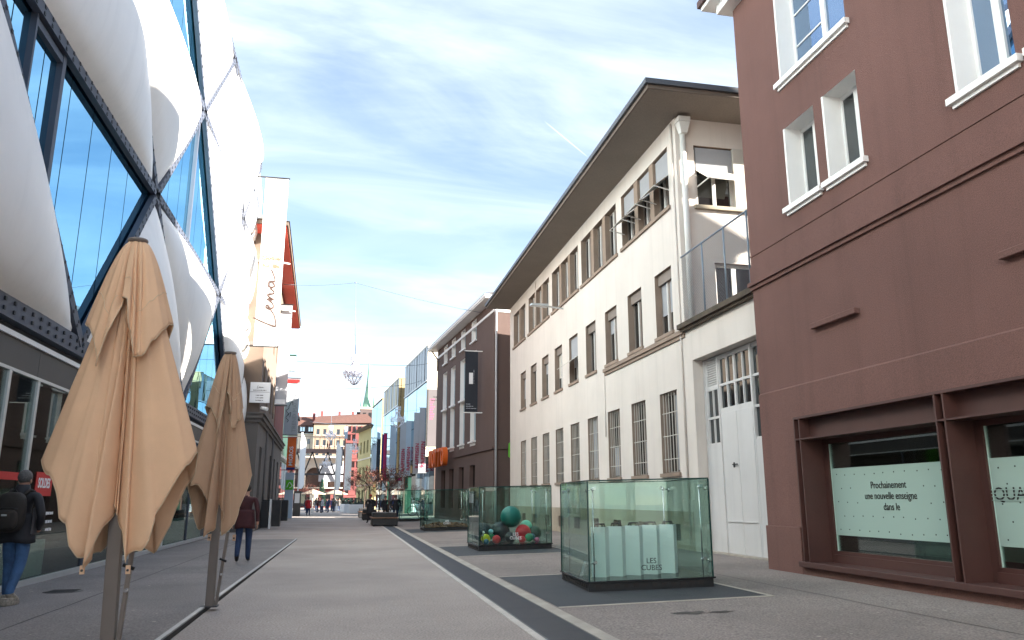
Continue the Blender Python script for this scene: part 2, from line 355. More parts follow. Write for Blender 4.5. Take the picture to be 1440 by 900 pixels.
def wall(mb, F, u0, u1, z0, z1, holes=(), depth=0.25, rev=None):
    """front sheet with real openings; reveals go to rev (or the same mesh)"""
    us = sorted({u0, u1, *[h[0] for h in holes], *[h[1] for h in holes]}); zs = sorted({z0, z1, *[h[2] for h in holes], *[h[3] for h in holes]})
    us = [u for u in us if u0 <= u <= u1]; zs = [z for z in zs if z0 <= z <= z1]
    for i in range(len(us)-1):
        for j in range(len(zs)-1):
            cu, cz = (us[i]+us[i+1])/2, (zs[j]+zs[j+1])/2
            if any(h[0] < cu < h[1] and h[2] < cz < h[3] for h in holes): continue
            mb.quad(F(us[i], zs[j]), F(us[i+1], zs[j]), F(us[i+1], zs[j+1]), F(us[i], zs[j+1]))
    rv = rev or mb
    for h in holes:
        a, b, c, d = h[:4]; D = h[4] if len(h) > 4 else depth
        if D <= 0: continue
        for p, q in (((a, c), (b, c)), ((b, c), (b, d)), ((b, d), (a, d)), ((a, d), (a, c))):
            rv.quad(F(*p, 0), F(*q, 0), F(*q, D), F(*p, D))
_txt = {}
def text(name, s, size, F, u, z, d, material, parent, align='LEFT', ext=0.004, rot=0.0, bold=0.0, sx=1.0, **props):
    """lettering on a wall frame; the reading direction is +u"""
    c = bpy.data.curves.new('t', 'FONT'); c.body = s; c.size = size; c.extrude = ext; c.align_x = align; c.align_y = 'CENTER'; c.offset = bold; c.resolution_u = 4
    t = bpy.data.objects.new('t', c); COL.objects.link(t)
    dg = bpy.context.evaluated_depsgraph_get(); me = bpy.data.meshes.new_from_object(t.evaluated_get(dg)); bpy.data.objects.remove(t); bpy.data.curves.remove(c)
    X, Z = F.U, Vector((0, 0, 1)); nrm = -F.N
    o3 = F(u, z, d); inv = mw(parent).inverted() if parent else Matrix()
    for v in me.vertices:
        x, y, w = v.co.x*sx, v.co.y, v.co.z
        x, y = x*math.cos(rot)-y*math.sin(rot), x*math.sin(rot)+y*math.cos(rot)
        v.co = inv @ (o3 + X*x + Z*y + nrm*w)
    me.materials.clear(); me.materials.append(M[material]); me.name = name
    o = bpy.data.objects.new(name, me); COL.objects.link(o)
    if parent: o.parent = parent; MW[o.name] = mw(parent)
    for k, v in props.items(): o[k] = v
    return o
def stroke(name, pts, r, F, d, material, parent, closed=False):
    """hand-drawn lettering: tubes along (u, z) polylines"""
    mb = MB()
    for pl in pts:
        # Catmull-Rom smoothing
        P = [Vector((a, b, 0)) for a, b in pl]; Q = []
        for i in range(len(P)-1):
            p0, p1, p2, p3 = P[max(i-1, 0)], P[i], P[i+1], P[min(i+2, len(P)-1)]
            for k in range(6):
                t = k/6; Q.append(0.5*((2*p1)+(p2-p0)*t+(2*p0-5*p1+4*p2-p3)*t*t+(3*p1-p0-3*p2+p3)*t**3))
        Q.append(P[-1]); mb.tube([F(q.x, q.y, d) for q in Q], r, 5)
    return mb.build(name, material, parent)

def worn_print(name, F, u0, u1, z, h, d, material, parent, seed, wl=0.03):
    """print too small to read in the photograph: a broken line of short strokes"""
    rnd = random.Random(seed); mb = MB(); u = u0
    while u < u1:
        w = min(wl*rnd.uniform(0.5, 1.6), u1-u)
        if w > 0.004: mb.fbox(F, u, u+w, z-h*rnd.uniform(0.3, 0.5), z+h*rnd.uniform(0.3, 0.5), d-0.002, d)
        u += w+wl*rnd.choice((0.25, 0.3, 0.8))
    return mb.build(name, material, parent)

def reveals(rv, name, material, parent):
    """one part per opening (four faces each)"""
    for i in range(0, len(rv.f), 4):
        m = MB(); m.v = rv.v[4*i:4*i+16]; m.f = [(0, 1, 2, 3), (4, 5, 6, 7), (8, 9, 10, 11), (12, 13, 14, 15)]; m.sm = [False]*4
        m.build(name, material, parent)

# ------------------------------------------------------------------ ground
GX0 = 2.86
def gz(x, y=0):                       # the paving on the right rises gently towards the houses
    return 0.025*(x-2.8) if x > 2.8 else 0.0
def lz(y): return max(0.004, 0.075*(1-y/32.0))
def sheet(name, xs, ys, zf, material):
    mb = MB()
    for i in range(len(xs)-1):
        for j in range(len(ys)-1):
            mb.quad(*[(x, y, zf(x, y)) for x, y in ((xs[i], ys[j]), (xs[i+1], ys[j]), (xs[i+1], ys[j+1]), (xs[i], ys[j+1]))])
    return struct(name, mb, material, merge=True)
sheet('ground', [-600, -60, 60, 600], [-300, -60, 300, 1500], lambda x, y: -0.30, 'earth')
sheet('road', [-1.74, -0.5, 1.0, 2.02], [-20, 0, 10, 30, 60, 120, 230], lambda x, y: 0.0, 'road')
sheet('plaza', [-40, -1.74], [31.8, 60, 120, 230], lambda x, y: 0.0, 'road')
sheet('far_plaza', [2.02, 60], [110, 230], lambda x, y: 0.0, 'road')
sheet('side_paving', [2.86, 4, 6, 9, 14], [-20, 0, 10, 30, 60, 110], gz, 'pave_right')
sheet('left_pavement', [-14, -5, -1.80], [-20, 0, 8, 16, 24, 31.8], lambda x, y: lz(y), 'pave_left')
kb = thing('kerb', 'thin steel kerb edging the raised left pavement, with a dark drop to the road', 'kerb', (-1.76, 10, 0))
del kb['category'], kb['label']; kb['kind'] = 'structure'
mb = MB()
YS = [-20 + 1.0*i for i in range(52)] + [31.8]
for a, b in zip(YS[:-1], YS[1:]):
    za, zb = lz(a)+0.006, lz(b)+0.006
    mb.hexa([(x, y, z) for x in (-1.82, -1.765) for (y, zt) in ((a+0.004, za), (b, zb)) for z in (-0.05, zt)])
mb.build('steel_strip', 'steel_edge', kb)
MB().quad((-1.763, -20, -0.02), (-1.763, 31.8, -0.02), (-1.763, 31.8, 0.002), (-1.763, -20, lz(-20)-0.03)).build('kerb_face', 'kerb_side', kb)
# drain channel: stone lips, slotted steel panels over a dark trough
dr = bpy.data.objects.new('drain_channel', None); COL.objects.link(dr); dr.location = (2.4, 8, 0); dr['kind'] = 'structure'; MW[dr.name] = Matrix.Translation((2.4, 8, 0))
MB().box(2.02, 2.86, -20, 110, -0.20, -0.12).build('trough', 'kerb_side', dr)
def run(name, x0, x1, z, ln, y0, y1, material, gap=0.012):
    mb = MB().box(x0, x1, y0+gap/2, y0+ln-gap/2, -0.14, z); first = mb.build(name, material, dr, bevel=0.004)
    k = 1
    while y0+(k+1)*ln <= y1+1e-6:
        c = first.copy(); COL.objects.link(c); c.parent = dr; c.location = (0, k*ln, 0); k += 1
run('kerb_stone', 2.02, 2.115, 0.008, 1.0, 3.0, 62.0, 'kerb_pale')
run('edge_stone', 2.68, 2.86, 0.008, 1.2, 3.0, 63.0, 'stone')
MB().box(2.02, 2.115, 62.0, 110, -0.14, 0.008).build('far_kerb', 'stone', dr); MB().box(2.68, 2.86, 63.0, 110, -0.14, 0.008).build('far_edge', 'stone', dr)
mb = MB()
mb.box(2.118, 2.145, 3.0, 3.99, -0.05, 0.004).box(2.655, 2.677, 3.0, 3.99, -0.05, 0.004)
for i in range(28): mb.box(2.145, 2.655, 3.003+i*0.0355, 3.003+i*0.0355+0.021, -0.035, 0.003)
g0 = mb.build('grate_panel', 'grate', dr)
for k in range(1, 58):
    c = g0.copy(); COL.objects.link(c); c.parent = dr; c.location = (0, k*1.0, 0)
MB().box(2.118, 2.677, 61.0, 110, -0.05, 0.003).build('far_grate', 'grate', dr)
# dark pads under the display cubes, each with a pale stone border
def pad(x0, x1, y0, y1, n):
    t = bpy.data.objects.new('dark_pad', None); COL.objects.link(t); t.location = (x0, y0, 0); t['kind'] = 'structure'; MW[t.name] = Matrix.Translation((x0, y0, 0))
    def slab(name, a, b, c, d, h, m): 
        return MB().hexa([(x, y, gz(x)+z) for x in (a, b) for y in (c, d) for z in (-0.05, h)]).build(name, m, t)
    w = (x1-x0)/n
    for i in range(n):
        for j in range(2):
            yy = (y1-y0)/2
            slab('pad_tile', x0+i*w+0.004, x0+(i+1)*w-0.004, y0+j*yy+0.004, y0+(j+1)*yy-0.004, 0.005, 'mat_pad')
    slab('border', x0, x1+0.07, y0-0.07, y0-0.004, 0.007, 'stone'); slab('border', x1+0.004, x1+0.07, y0, y1, 0.007, 'stone'); slab('border', x0, x1+0.07, y1+0.004, y1+0.07, 0.007, 'stone')
pad(2.90, 6.03, 10.92, 15.25, 3); pad(2.90, 6.03, 21.05, 25.4, 3); pad(2.90, 6.0, 36.3, 41.0, 2); pad(2.90, 5.9, 54.5, 58.5, 2)
# marks on the asphalt
random.seed(11)
def blot(name, cx, cy, rx, ry, material, label, cat, seed, h=0.004):
    random.seed(seed); n = 44; P = []
    for k in range(n):
        a = 2*PI*k/n; q = 0.75+0.45*noise.noise(Vector((math.cos(a)*1.7+seed, math.sin(a)*1.7, seed)))+0.28*noise.noise(Vector((math.cos(a)*6+seed, math.sin(a)*6, seed)))
        x, y = cx+rx*q*math.cos(a), cy+ry*q*math.sin(a); P.append((x, y, (gz(x) if x > 2.8 else (lz(y) if x < -1.76 else 0))+h))
    o = MB().quad(*P).build(name, material); return o
s_ = blot('oil_stain', 4.30, 9.78, 0.30, 0.16, 'stain', '', '', 3); s_['kind'] = 'structure'
s_ = blot('oil_stain', 4.70, 9.70, 0.22, 0.09, 'stain', '', '', 5, 0.006); s_['kind'] = 'structure'
mh = thing('manhole_cover', 'dark round iron cover in the left pavement behind the man with the backpack', 'manhole cover', (-4.25, 13.95, lz(14)))
MB().lathe((-4.25, 13.95, lz(14)), [(0.0, 0.008), (0.27, 0.008), (0.28, 0.004), (0.28, -0.02)], 28).build('lid', 'iron', mh)
mb = MB()
for i in range(-4, 5): mb.box(-4.25-0.2, -4.25+0.2, 13.95+i*0.05-0.008, 13.95+i*0.05+0.008, lz(14)+0.008, lz(14)+0.012)
mb.build('ribs', 'iron', mh)

# ------------------------------------------------------------------ left: the building with inflated white cushions
FX = -5.2
Q = thing('cushion_facade_building', 'long modern building faced with bulging white cushions, blue glass triangles and slate coloured bolted steel', 'building', (FX, 20, 0))
rowz = [4.34, 9.05, 13.80, 18.50]
nodes = [[-4.6, 5.8, 16.0, 25.7, 35.7, 46], [-0.2, 10.05, 20.2, 30.45, 40.7], [-5.7, 4.5, 14.7, 24.9, 35.1, 45.3], [-1.0, 9.2, 19.4, 29.6, 39.7]]
YEND = 39.5
def clip(poly, yc, keep_less):
    out = []
    for i in range(len(poly)):
        a, b = poly[i], poly[(i+1) % len(poly)]
        ia, ib = (a[0] <= yc) == keep_less or a[0] == yc, (b[0] <= yc) == keep_less or b[0] == yc
        if ia: out.append(a)
        if ia != ib:
            t = (yc-a[0])/(b[0]-a[0]); out.append((yc, a[1]+t*(b[1]-a[1])))
    return out
def shrink(poly, d):
    cx = sum(p[0] for p in poly)/len(poly); cy = sum(p[1] for p in poly)/len(poly)
    return [(p[0]+(cx-p[0])*d, p[1]+(cy-p[1])*d) for p in poly]
def cushion(poly, H=0.95, n=22):
    """a membrane blown up between the edges of a polygon"""
    A, B, C = [Vector((p[0], p[1])) for p in poly[:3]]; mb = MB(); idx = {}
    for i in range(n+1):
        for j in range(n+1-i):
            a, b = i/n, j/n; c = 1-a-b; q = A*a+B*b+C*c
            e = max(a*b*c*27, 0.0); h = H*min(1, e)**0.56
            idx[i, j] = len(mb.v); mb.v.append((FX+0.02+h, q.x, q.y))
    for i in range(n):
        for j in range(n-i):
            mb.f.append((idx[i, j], idx[i+1, j], idx[i, j+1])); mb.sm.append(True)
            if j < n-i-1: mb.f.append((idx[i+1, j], idx[i+1, j+1], idx[i, j+1])); mb.sm.append(True)
    return mb.build('cushion', 'cushion', Q)
def glass_tri(poly, step=1.28, off=0.35):
    ys = [p[0] for p in poly]; y = min(ys)+off
    cuts = [min(ys)]
    while y < max(ys)-0.1: cuts.append(y); y += step
    cuts.append(max(ys))
    for a, b in zip(cuts[:-1], cuts[1:]):
        q = clip(clip(poly, b, True), a, False)
        if len(q) < 3: continue
        cy = sum(p[0] for p in q)/len(q)
        q = [(min(max(p[0], a+0.018), b-0.018), p[1]) for p in q]
        MB().prism([(FX-0.03, p[0], p[1]) for p in q], (-0.03, 0, 0)).build('glass_pane', 'blue_glass', Q)
beams = []
for r in range(3):
    lo, hi = nodes[r], nodes[r+1]; z0, z1 = rowz[r], rowz[r+1]
    tris = []
    for i, yl in enumerate(lo[:-1]):             # up triangles: base lo[i], lo[i+1]
        ap = [y for y in hi if lo[i] < y < lo[i+1]]
        if ap: tris.append(('u', i, [(lo[i], z0), (lo[i+1], z0), (ap[0], z1)]))
    for i, yl in enumerate(hi[:-1]):
        ap = [y for y in lo if hi[i] < y < hi[i+1]]
        if ap: tris.append(('d', i, [(hi[i], z1), (ap[0], z0), (hi[i+1], z1)]))
    for kind, i, T in tris:
        if min(p[0] for p in T) > YEND-1: continue
        isg = (r == 0 and kind == 'd' and T[1][0] == 16.0) or (r == 0 and kind == 'u' and T[0][0] == 25.7) or (r == 1 and kind == 'u' and T[0][0] == 20.2) or (r == 2 and kind == 'u' and T[0][0] in (14.7, -5.7)) or (r == 1 and kind == 'u' and T[0][0] == -0.2) or (r == 2 and kind == 'u' and T[0][0] == 4.5)
        if max(p[0] for p in T) > YEND:
            q = clip(T, YEND, True)
            if len(q) == 3: cushion(q, 0.4)
            if len(q) == 4:
                cushion([q[0], q[1], q[2]], 0.4); cushion([q[0], q[2], q[3]], 0.4)
            continue
        if isg: glass_tri(T)
        else: cushion(T, 0.58 if min(p[0] for p in T) < 19 else 0.46)
    for i, yl in enumerate(lo):
        for yh in hi:
            if 2.5 < abs(yh-yl) < 7.5: beams.append(((yl, z0), (yh, z1)))
    beams.append(((nodes[r+1][0], z1), (YEND, z1)))
def beam(a, b, w=0.21):
    if a[0] > b[0]: a, b = b, a
    if b[0] > YEND:
        if a[0] >= YEND: return
        t = (YEND-a[0])/(b[0]-a[0]); b = (YEND, a[1]+t*(b[1]-a[1]))
    mb = MB(); A, B = Vector((FX+0.07, *a)), Vector((FX+0.07, *b))
    mb.bar(A, B, 0.13, w, up=Vector((0, -(b[1]-a[1]), b[0]-a[0])).normalized() if abs(b[1]-a[1]) > 0.01 else (0, 0, 1))
    o = mb.build('steel_beam', 'beam', Q)
    L = (B-A).length; t = (B-A).normalized(); nrm = Vector((0, -t.z, t.y)); mb = MB(); k = 0.3
    while k < L-0.2:
        for s in (-1, 1):
            c = A+t*k+nrm*s*w*0.28; mb.box(c.x+0.06, c.x+0.076, c.y-0.028, c.y+0.028, c.z-0.028, c.z+0.028)
        k += 0.34
    stuff(mb.build('bolts', 'bolt', o))
for a, b in beams: beam(a, b)
for y, z0, z1, w in ((13.55, 6.45, 9.0, 0.07), (12.3, 7.3, 9.0, 0.03), (24.55, 9.1, 13.3, 0.06)):
    MB().box(FX-0.06, FX+0.07, y-w, y+w, z0, z1).build('window_frame', 'beam', Q)
MB().box(FX-0.06, FX+0.06, 12.33, 13.48, 8.78, 8.90).build('window_frame', 'beam', Q)
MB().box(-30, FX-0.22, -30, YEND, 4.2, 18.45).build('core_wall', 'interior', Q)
MB().box(-30, FX+0.10, -30, YEND+0.05, 18.45, 18.62).build('roof', 'white', Q)
MB().box(-26, FX-0.02, YEND-0.02, YEND+0.06, 4.2, 18.45).build('end_wall', 'render_white', Q)
MB().box(FX-0.22, FX, -30, -6, 4.2, 18.45).build('bounce_wall', 'white', Q)  # plain white wall out of view, added to bounce light into the street
# fascia, ground floor shopfronts
fb = MB().box(FX-0.1, FX+0.12, -30, YEND, 4.10, 4.44).build('edge_beam', 'beam', Q)
mb = MB(); y = 6.0
while y < YEND:
    for z in (4.20, 4.34): mb.box(FX+0.12, FX+0.145, y-0.03, y+0.03, z-0.028, z+0.028)
    y += 0.36
stuff(mb.build('bolts', 'bolt', fb))
MB().box(FX-0.3, FX-0.04, -30, YEND, 3.98, 4.10).build('shadow_gap', 'bolt', Q)
MB().box(FX-0.3, FX+0.05, -30, YEND, 3.90, 3.98).build('white_strip', 'white', Q)
for k in range(16):
    MB().box(FX-0.3, FX+0.01, 6.0+k*2.1+0.004, 6.0+(k+1)*2.1-0.004, 3.44, 3.90).build('fascia_panel', 'fascia_dark', Q)
MB().box(FX-0.3, FX, -30, 6.0, 0, 3.90).build('shop_wall', 'fascia_dark', Q)
MB().box(FX-0.06, FX+0.03, 6.0, YEND, 3.39, 3.44).build('transom', 'alu', Q)
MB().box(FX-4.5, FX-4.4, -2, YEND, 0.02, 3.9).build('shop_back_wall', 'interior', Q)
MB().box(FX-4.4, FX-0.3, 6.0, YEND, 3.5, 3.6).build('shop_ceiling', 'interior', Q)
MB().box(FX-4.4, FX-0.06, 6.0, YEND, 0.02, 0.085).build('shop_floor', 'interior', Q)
MB().box(FX-0.05, FX+0.04, 6.0, YEND, 0.03, 0.13).build('sill', 'alu', Q)
MB().box(FX-4.4, FX, YEND-0.3, YEND, 0, 3.9).build('shop_end_wall', 'fascia_dark', Q)
mull = [6.0, 8.4, 10.8, 12.1, 13.28, 14.45, 17.9, 21.5, 25.05, 28.65, 32.3, 35.9, 39.3]
for i, y in enumerate(mull):
    w = 0.045 if i in (4, 5, 8, 12) else 0.018
    MB().box(FX-0.05, FX+0.035, y-w, y+w, 0.13, 3.39).build('mullion', 'alu' if w > 0.03 else 'beam', Q)
for a, b in zip(mull[:-1], mull[1:]):
    MB().box(FX-0.012, FX, a+0.045, b-0.045, 0.13, 3.39).build('shop_window', 'shop_glass', Q)
for y0, y1, zt in ((12.2, 13.2, 0.70), (13.5, 16.55, 0.72), (23.4, 26.6, 0.82), (26.8, 29.9, 0.82), (30.1, 33.0, 0.82)):
    MB().box(FX-0.62, FX-0.25, y0, y1, 0.1, zt).build('display_plinth', 'mint', Q)
MB().box(FX+0.004, FX+0.010, 12.15, 14.40, 1.74, 1.86).build('red_stripe', 'red', Q)
# shop furniture behind the glass: dress dummies
def dummy(y, x, h, m, label):
    t = thing('dress_dummy', label, 'mannequin', (x, y, 0.085))
    z0 = 0.085
    MB().lathe((x, y, z0), [(0.16, 0), (0.16, 0.02), (0.02, 0.03), (0.02, h*0.45)], 14).build('stand', 'black', t)
    MB().lathe((x, y, z0), [(0.02, h*0.42), (0.17, h*0.45), (0.15, h*0.56), (0.12, h*0.64), (0.16, h*0.76), (0.18, h*0.83), (0.06, h*0.87), (0.045, h*0.92), (0.0, h*0.925)], 16).build('torso', m, t)
dummy(24.6, -5.95, 1.9, 'cloth_grey', 'grey clothed dummy in the shop window left of the second parasol')
dummy(26.6, -5.95, 1.95, 'jacket', 'dark clothed dummy below the white script lettering in the shop window')
dummy(30.4, -5.95, 1.9, 'maroon', 'dark red clothed dummy deepest in the shop window row')
# white script on the shop window, plus two small lines
FL = frame((FX+0.012, 0, 0), (0, 1, 0), (-1, 0, 0))
t = thing('window_script', 'small white handwritten word stuck on the shop window between the two parasols', 'window lettering', (FX+0.01, 26.6, 1.85))
def lena(u, z, s, sv=1.0):
    """the handwritten word: tall sweeping L, then e n a"""
    P = [[(0.30, 1.0), (0.10, 0.45), (-0.02, 0.05), (0.05, -0.04), (0.40, 0.06), (0.62, 0.22)],
         [(0.62, 0.22), (0.80, 0.36), (0.84, 0.44), (0.74, 0.46), (0.68, 0.30), (0.76, 0.14), (0.92, 0.18), (1.05, 0.36)],
         [(1.05, 0.36), (1.10, 0.42), (1.08, 0.14), (1.20, 0.38), (1.30, 0.42), (1.32, 0.18), (1.42, 0.16), (1.55, 0.34)],
         [(1.82, 0.40), (1.66, 0.44), (1.58, 0.28), (1.66, 0.14), (1.80, 0.26), (1.84, 0.42), (1.84, 0.18), (1.98, 0.16), (2.35, 0.34)]]
    return [[(u+a*s, z+b*s*sv) for a, b in pl] for pl in P]
stroke('script', lena(25.9, 1.72, 0.46), 0.013, FL, 0.0, 'text_white', t)
worn_print('small_print', FL, 26.3, 26.7, 1.58, 0.04, 0.0, 'text_white', t, 44)
t = thing('sale_poster', 'red sale poster with white SOLDES on the shop glass beside the man with the backpack', 'poster', (FX+0.012, 15.4, 1.7))
MB().box(FX+0.004, FX+0.012, 14.95, 15.72, 1.50, 1.90).build('sheet', 'red', t)
text('lettering', 'SOLDES', 0.23, FL, 15.33, 1.71, -0.003, 'text_white', t, 'CENTER', 0.002, sx=0.70, bold=0.006)
t = thing('door_sign', 'teal sheet on the shop glass at the left edge, behind the man', 'poster', (FX+0.012, 12.9, 1.5))
MB().box(FX+0.004, FX+0.012, 12.72, 13.2, 1.05, 1.70).build('sheet', 'mint', t)
t = thing('opening_hours', 'three short white lines of print on the glass right of the man', 'window lettering', (FX+0.012, 15.9, 1.1))
for i in range(3): worn_print('line', FL, 15.6+0.03*i, 15.95, 1.20-0.14*i, 0.06, 0.0, 'text_white', t, 20+i)

# ------------------------------------------------------------------ left: grey building with red eaves
AZ = R(-1.789); ud = Vector((math.sin(AZ), math.cos(AZ), 0)); nl = Vector((-math.cos(AZ), math.sin(AZ), 0))   # nl points into the building
GO = Vector((-4.25, 38.85, 0)); GL = 23.0
gb = thing('grey_building', 'grey rendered building with taupe upper floors and a red soffit under wide eaves', 'building', GO, -AZ)
FS = frame(GO, ud, nl); FE = frame(GO, -nl, ud)      # street side; end facing the camera (u runs towards the street, negative)
holes = [(1.9+k*4.1, 3.5+k*4.1, 0.55, 4.05) for k in range(5)]
rv = MB(); mb = MB(); wall(mb, FS, 0, GL, 0, 5.1, holes, 0.35, rv); wall(mb, FE, -9, 0, 0, 5.1); mb.build('lower_wall', 'grey_wall', gb); reveals(rv, 'reveal', 'grey_wall', gb)
for h in holes:
    w = MB().fbox(FS, h[0], h[1], h[2], h[3], 0.30, 0.34).build('window', 'dark_glass', gb)
    m2 = MB()
    for a, b, c, d in ((h[0], h[0]+0.08, h[2], h[3]), (h[1]-0.08, h[1], h[2], h[3]), (h[0]+0.08, h[1]-0.08, h[3]-0.08, h[3]), ((h[0]+h[1])/2-0.04, (h[0]+h[1])/2+0.04, h[2], h[3]-0.08)): m2.fbox(FS, a, b, c, d, 0.25, 0.295)
    m2.build('frame', 'fascia_dark', w)
MB().fbox(FS, -0.06, GL, 0, 1.0, -0.05, 0.01).fbox(FE, -9, 0.05, 0, 1.0, -0.052, 0.008).build('plinth', 'grey_wall', gb)
for z0, z1, d in ((5.05, 5.22, 0.10), (5.22, 5.42, 0.20), (5.42, 5.50, 0.28)):
    MB().fbox(FS, -d, GL, z0, z1, -d, 0.02).fbox(FE, -9, d, z0, z1-0.003, -d+0.003, 0.02).build('cornice', 'grey_wall', gb)
up = [(1.0+k*2.9, 2.2+k*2.9, z, z+2.1) for k in range(7) for z in (6.2, 9.6)]
mb = MB(); rv = MB(); wall(mb, FS, 0, GL, 5.1, 14.4, up, 0.2, rv); wall(mb, FE, -9, 0, 5.1, 14.4); mb.build('upper_wall', 'beige_wall', gb); reveals(rv, 'upper_reveal', 'beige_wall', gb)
for h in up:
    w = MB().fbox(FS, *h, 0.16, 0.2).build('window', 'dark_glass', gb)
MB().fbox(FE, -9, 0.02, 8.75, 8.92, -0.06, 0.01).fbox(FE, -9, 0.02, 12.9, 13.05, -0.06, 0.01).build('string_course', 'grey_wall', gb)
MB().fbox(FS, -1.3, GL-0.5, 14.4, 14.46, -0.75, 9).build('soffit', 'red_soffit', gb)
MB().fbox(FS, -1.4, GL-0.4, 14.46, 14.66, -0.85, 9.1).build('eave_board', 'beige_wall', gb)
mb = MB()
r0, r1 = FS(-1.45, 14.66, -0.9), FS(GL-0.35, 14.66, -0.9); r2, r3 = FS(GL-0.35, 14.66, 9.2), FS(-1.45, 14.66, 9.2); q0, q1 = FS(3.5, 17.2, 4), FS(GL-4, 17.2, 4)
mb.quad(r0, r1, q1, q0).quad(r3, r0, q0).quad(r1, r2, q1).quad(r2, r3, q0, q1).build('roof', 'roof_grey', gb)
MB().fbox(FS, 0.2, GL, 0, 14.4, 0.5, 8.9).build('core', 'interior', gb)
for u in (5.0, 10.5): MB().tube([FS(u, 0.2, -0.11), FS(u, 5.0, -0.11)], 0.055).build('downpipe', 'grey_wall', gb)
for u, z in ((1.2, 13.4), (11, 13.2)):
    MB().bar(FS(u, z, 0), FS(u, z-0.12, -0.9), 0.07).build('floodlight', 'white', gb)
MB().fbox(FS, 12.0, GL, 5.6, 8.9, -0.03, 0.0).build('red_cladding', 'brick_red', gb)
# plate sign and camera on its end
t = thing('plate_sign', 'pale engraved sign board on the grey building end under the tall white banner', 'sign', (-4.2, 38.6, 6.4))
MB().box(-4.70, -3.78, 38.55, 38.62, 5.93, 6.90).build('board', 'cloth_white', t, bevel=0.008)
MB().bar((-4.45, 38.62, 6.6), (-4.45, 38.86, 6.6), 0.06).bar((-4.45, 38.62, 6.2), (-4.45, 38.86, 6.2), 0.06).build('bracket', 'black', t)
FN = frame((0, 38.545, 0), (1, 0, 0), (0, 1, 0))
stroke('script', lena(-4.38, 6.62, 0.13), 0.007, FN, 0, 'copper_line', t)
MB().box(-4.68, -3.8, 38.544, 38.549, 6.43, 6.445).build('rule', 'copper_line', t)
for i in range(3): worn_print('line', FN, -4.42, -4.08, 6.28-0.12*i, 0.045, 0, 'copper_line', t, 30+i)
worn_print('line', FN, -4.55, -3.95, 6.52, 0.04, 0, 'copper_line', t, 35)
t = thing('security_camera', 'small white wall camera on a bent arm below the pale sign board', 'security camera', (-4.1, 38.7, 5.75))
MB().bar((-4.1, 38.86, 5.72), (-4.1, 38.55, 5.72), 0.05).build('arm', 'black', t)
MB().tube([(-4.15, 38.62, 5.70), (-3.85, 38.42, 5.62)], [0.07, 0.09], 10).build('housing', 'white', t)

# banners ----------------------------------------------------------
def vbanner(name, label, x0, x1, z0, z1, y, material, wallx, group=None, cat='banner', rod=0.035, sag=0.02, rodm='black', top=True, bottom=True):
    """a cloth hung between two arms that stand out from the facade, facing down the street"""
    t = thing(name, label, cat, (wallx, y, z0), 0, group); mb = MB(); nx, nz = 4, 14
    P = {}
    for i in range(nx+1):
        for j in range(nz+1):
            a, b = i/nx, j/nz; w = sag*math.sin(PI*a)*math.sin(2.2*PI*b+1)
            P[i, j] = (x0+(x1-x0)*a, y+w, z0+(z1-z0)*b)
    for i in range(nx):
        for j in range(nz): mb.quad(P[i, j], P[i+1, j], P[i+1, j+1], P[i, j+1], smooth=True)
    n = len(mb.v); vv = [(a, b+0.012, c) for a, b, c in mb.v]; ff = [tuple(reversed([k+n for k in f])) for f in mb.f]
    mb.v += vv; mb.f += ff; mb.sm += mb.sm[:]
    mb.build('cloth', material, t, merge=True)
    far = x1 if wallx < x0 else x0
    over = 0.06 if far == x1 else -0.06
    if top: MB().bar((wallx, y, z1+rod), (far+over, y, z1+rod), rod*1.6).build('arm', rodm, t)
    if bottom: MB().bar((wallx, y, z0-rod), (far+over, y, z0-rod), rod*1.6).build('arm', rodm, t)
    return t
t = vbanner('tall_banner', 'tall white banner with dark handwriting, hung from black arms beyond the cushion facade', -4.52, -3.46, 8.40, 16.68, 37.1, 'cloth_white', -5.2)
def turned(F, P, u, z):   # turn strokes 90 degrees: reading upwards
    return [[(u-b, z+a) for a, b in pl] for pl in P]
FBN = frame((0, 37.05, 0), (1, 0, 0), (0, 1, 0))
stroke('script', turned(FBN, lena(0, 0, 1.16, 0.86), -3.62, 9.35), 0.042, FBN, 0, 'copper_line', t)
text('small_print', 'Clothes', 0.30, FBN, -3.98, 12.62, 0, 'wood', t, 'CENTER', 0.002, bold=0.014); text('small_print', 'for life', 0.30, FBN, -3.98, 12.24, 0, 'wood', t, 'CENTER', 0.002, bold=0.014)
t = vbanner('grey_banner', 'pale grey banner with narrow red print bands top and bottom, on the red eaved building', -4.86, -3.90, 7.15, 13.5, 50.0, 'cloth_grey', -5.0)
FB2 = frame((0, 49.95, 0), (1, 0, 0), (0, 1, 0))
MB().box(-4.8, -3.95, 49.945, 49.957, 7.2, 7.5).build('print_band', 'cloth_white', t); MB().box(-4.6, -3.95, 49.945, 49.957, 13.1, 13.4).build('print_band', 'cloth_white', t)
worn_print('print', FB2, -4.75, -4.0, 7.35, 0.16, 0, 'text_red', t, 41, 0.09); worn_print('print', FB2, -4.5, -4.0, 13.25, 0.16, 0, 'text_red', t, 42, 0.09)
t = vbanner('trend_banner', 'pale banner with vertical grey lettering and a floral sketch above the orange red banner', -5.25, -4.15, 6.62, 11.2, 66.0, 'cloth_grey', -5.6)
MB().box(-5.22, -4.18, 65.93, 65.945, 10.85, 11.12).build('red_band', 'red', t)
FB3 = frame((0, 65.93, 0), (1, 0, 0), (0, 1, 0))
text('lettering', 'TREND MAGALI', 0.46, FB3, -4.42, 6.8, 0, 'panel_grey', t, 'LEFT', 0.002, rot=PI/2)
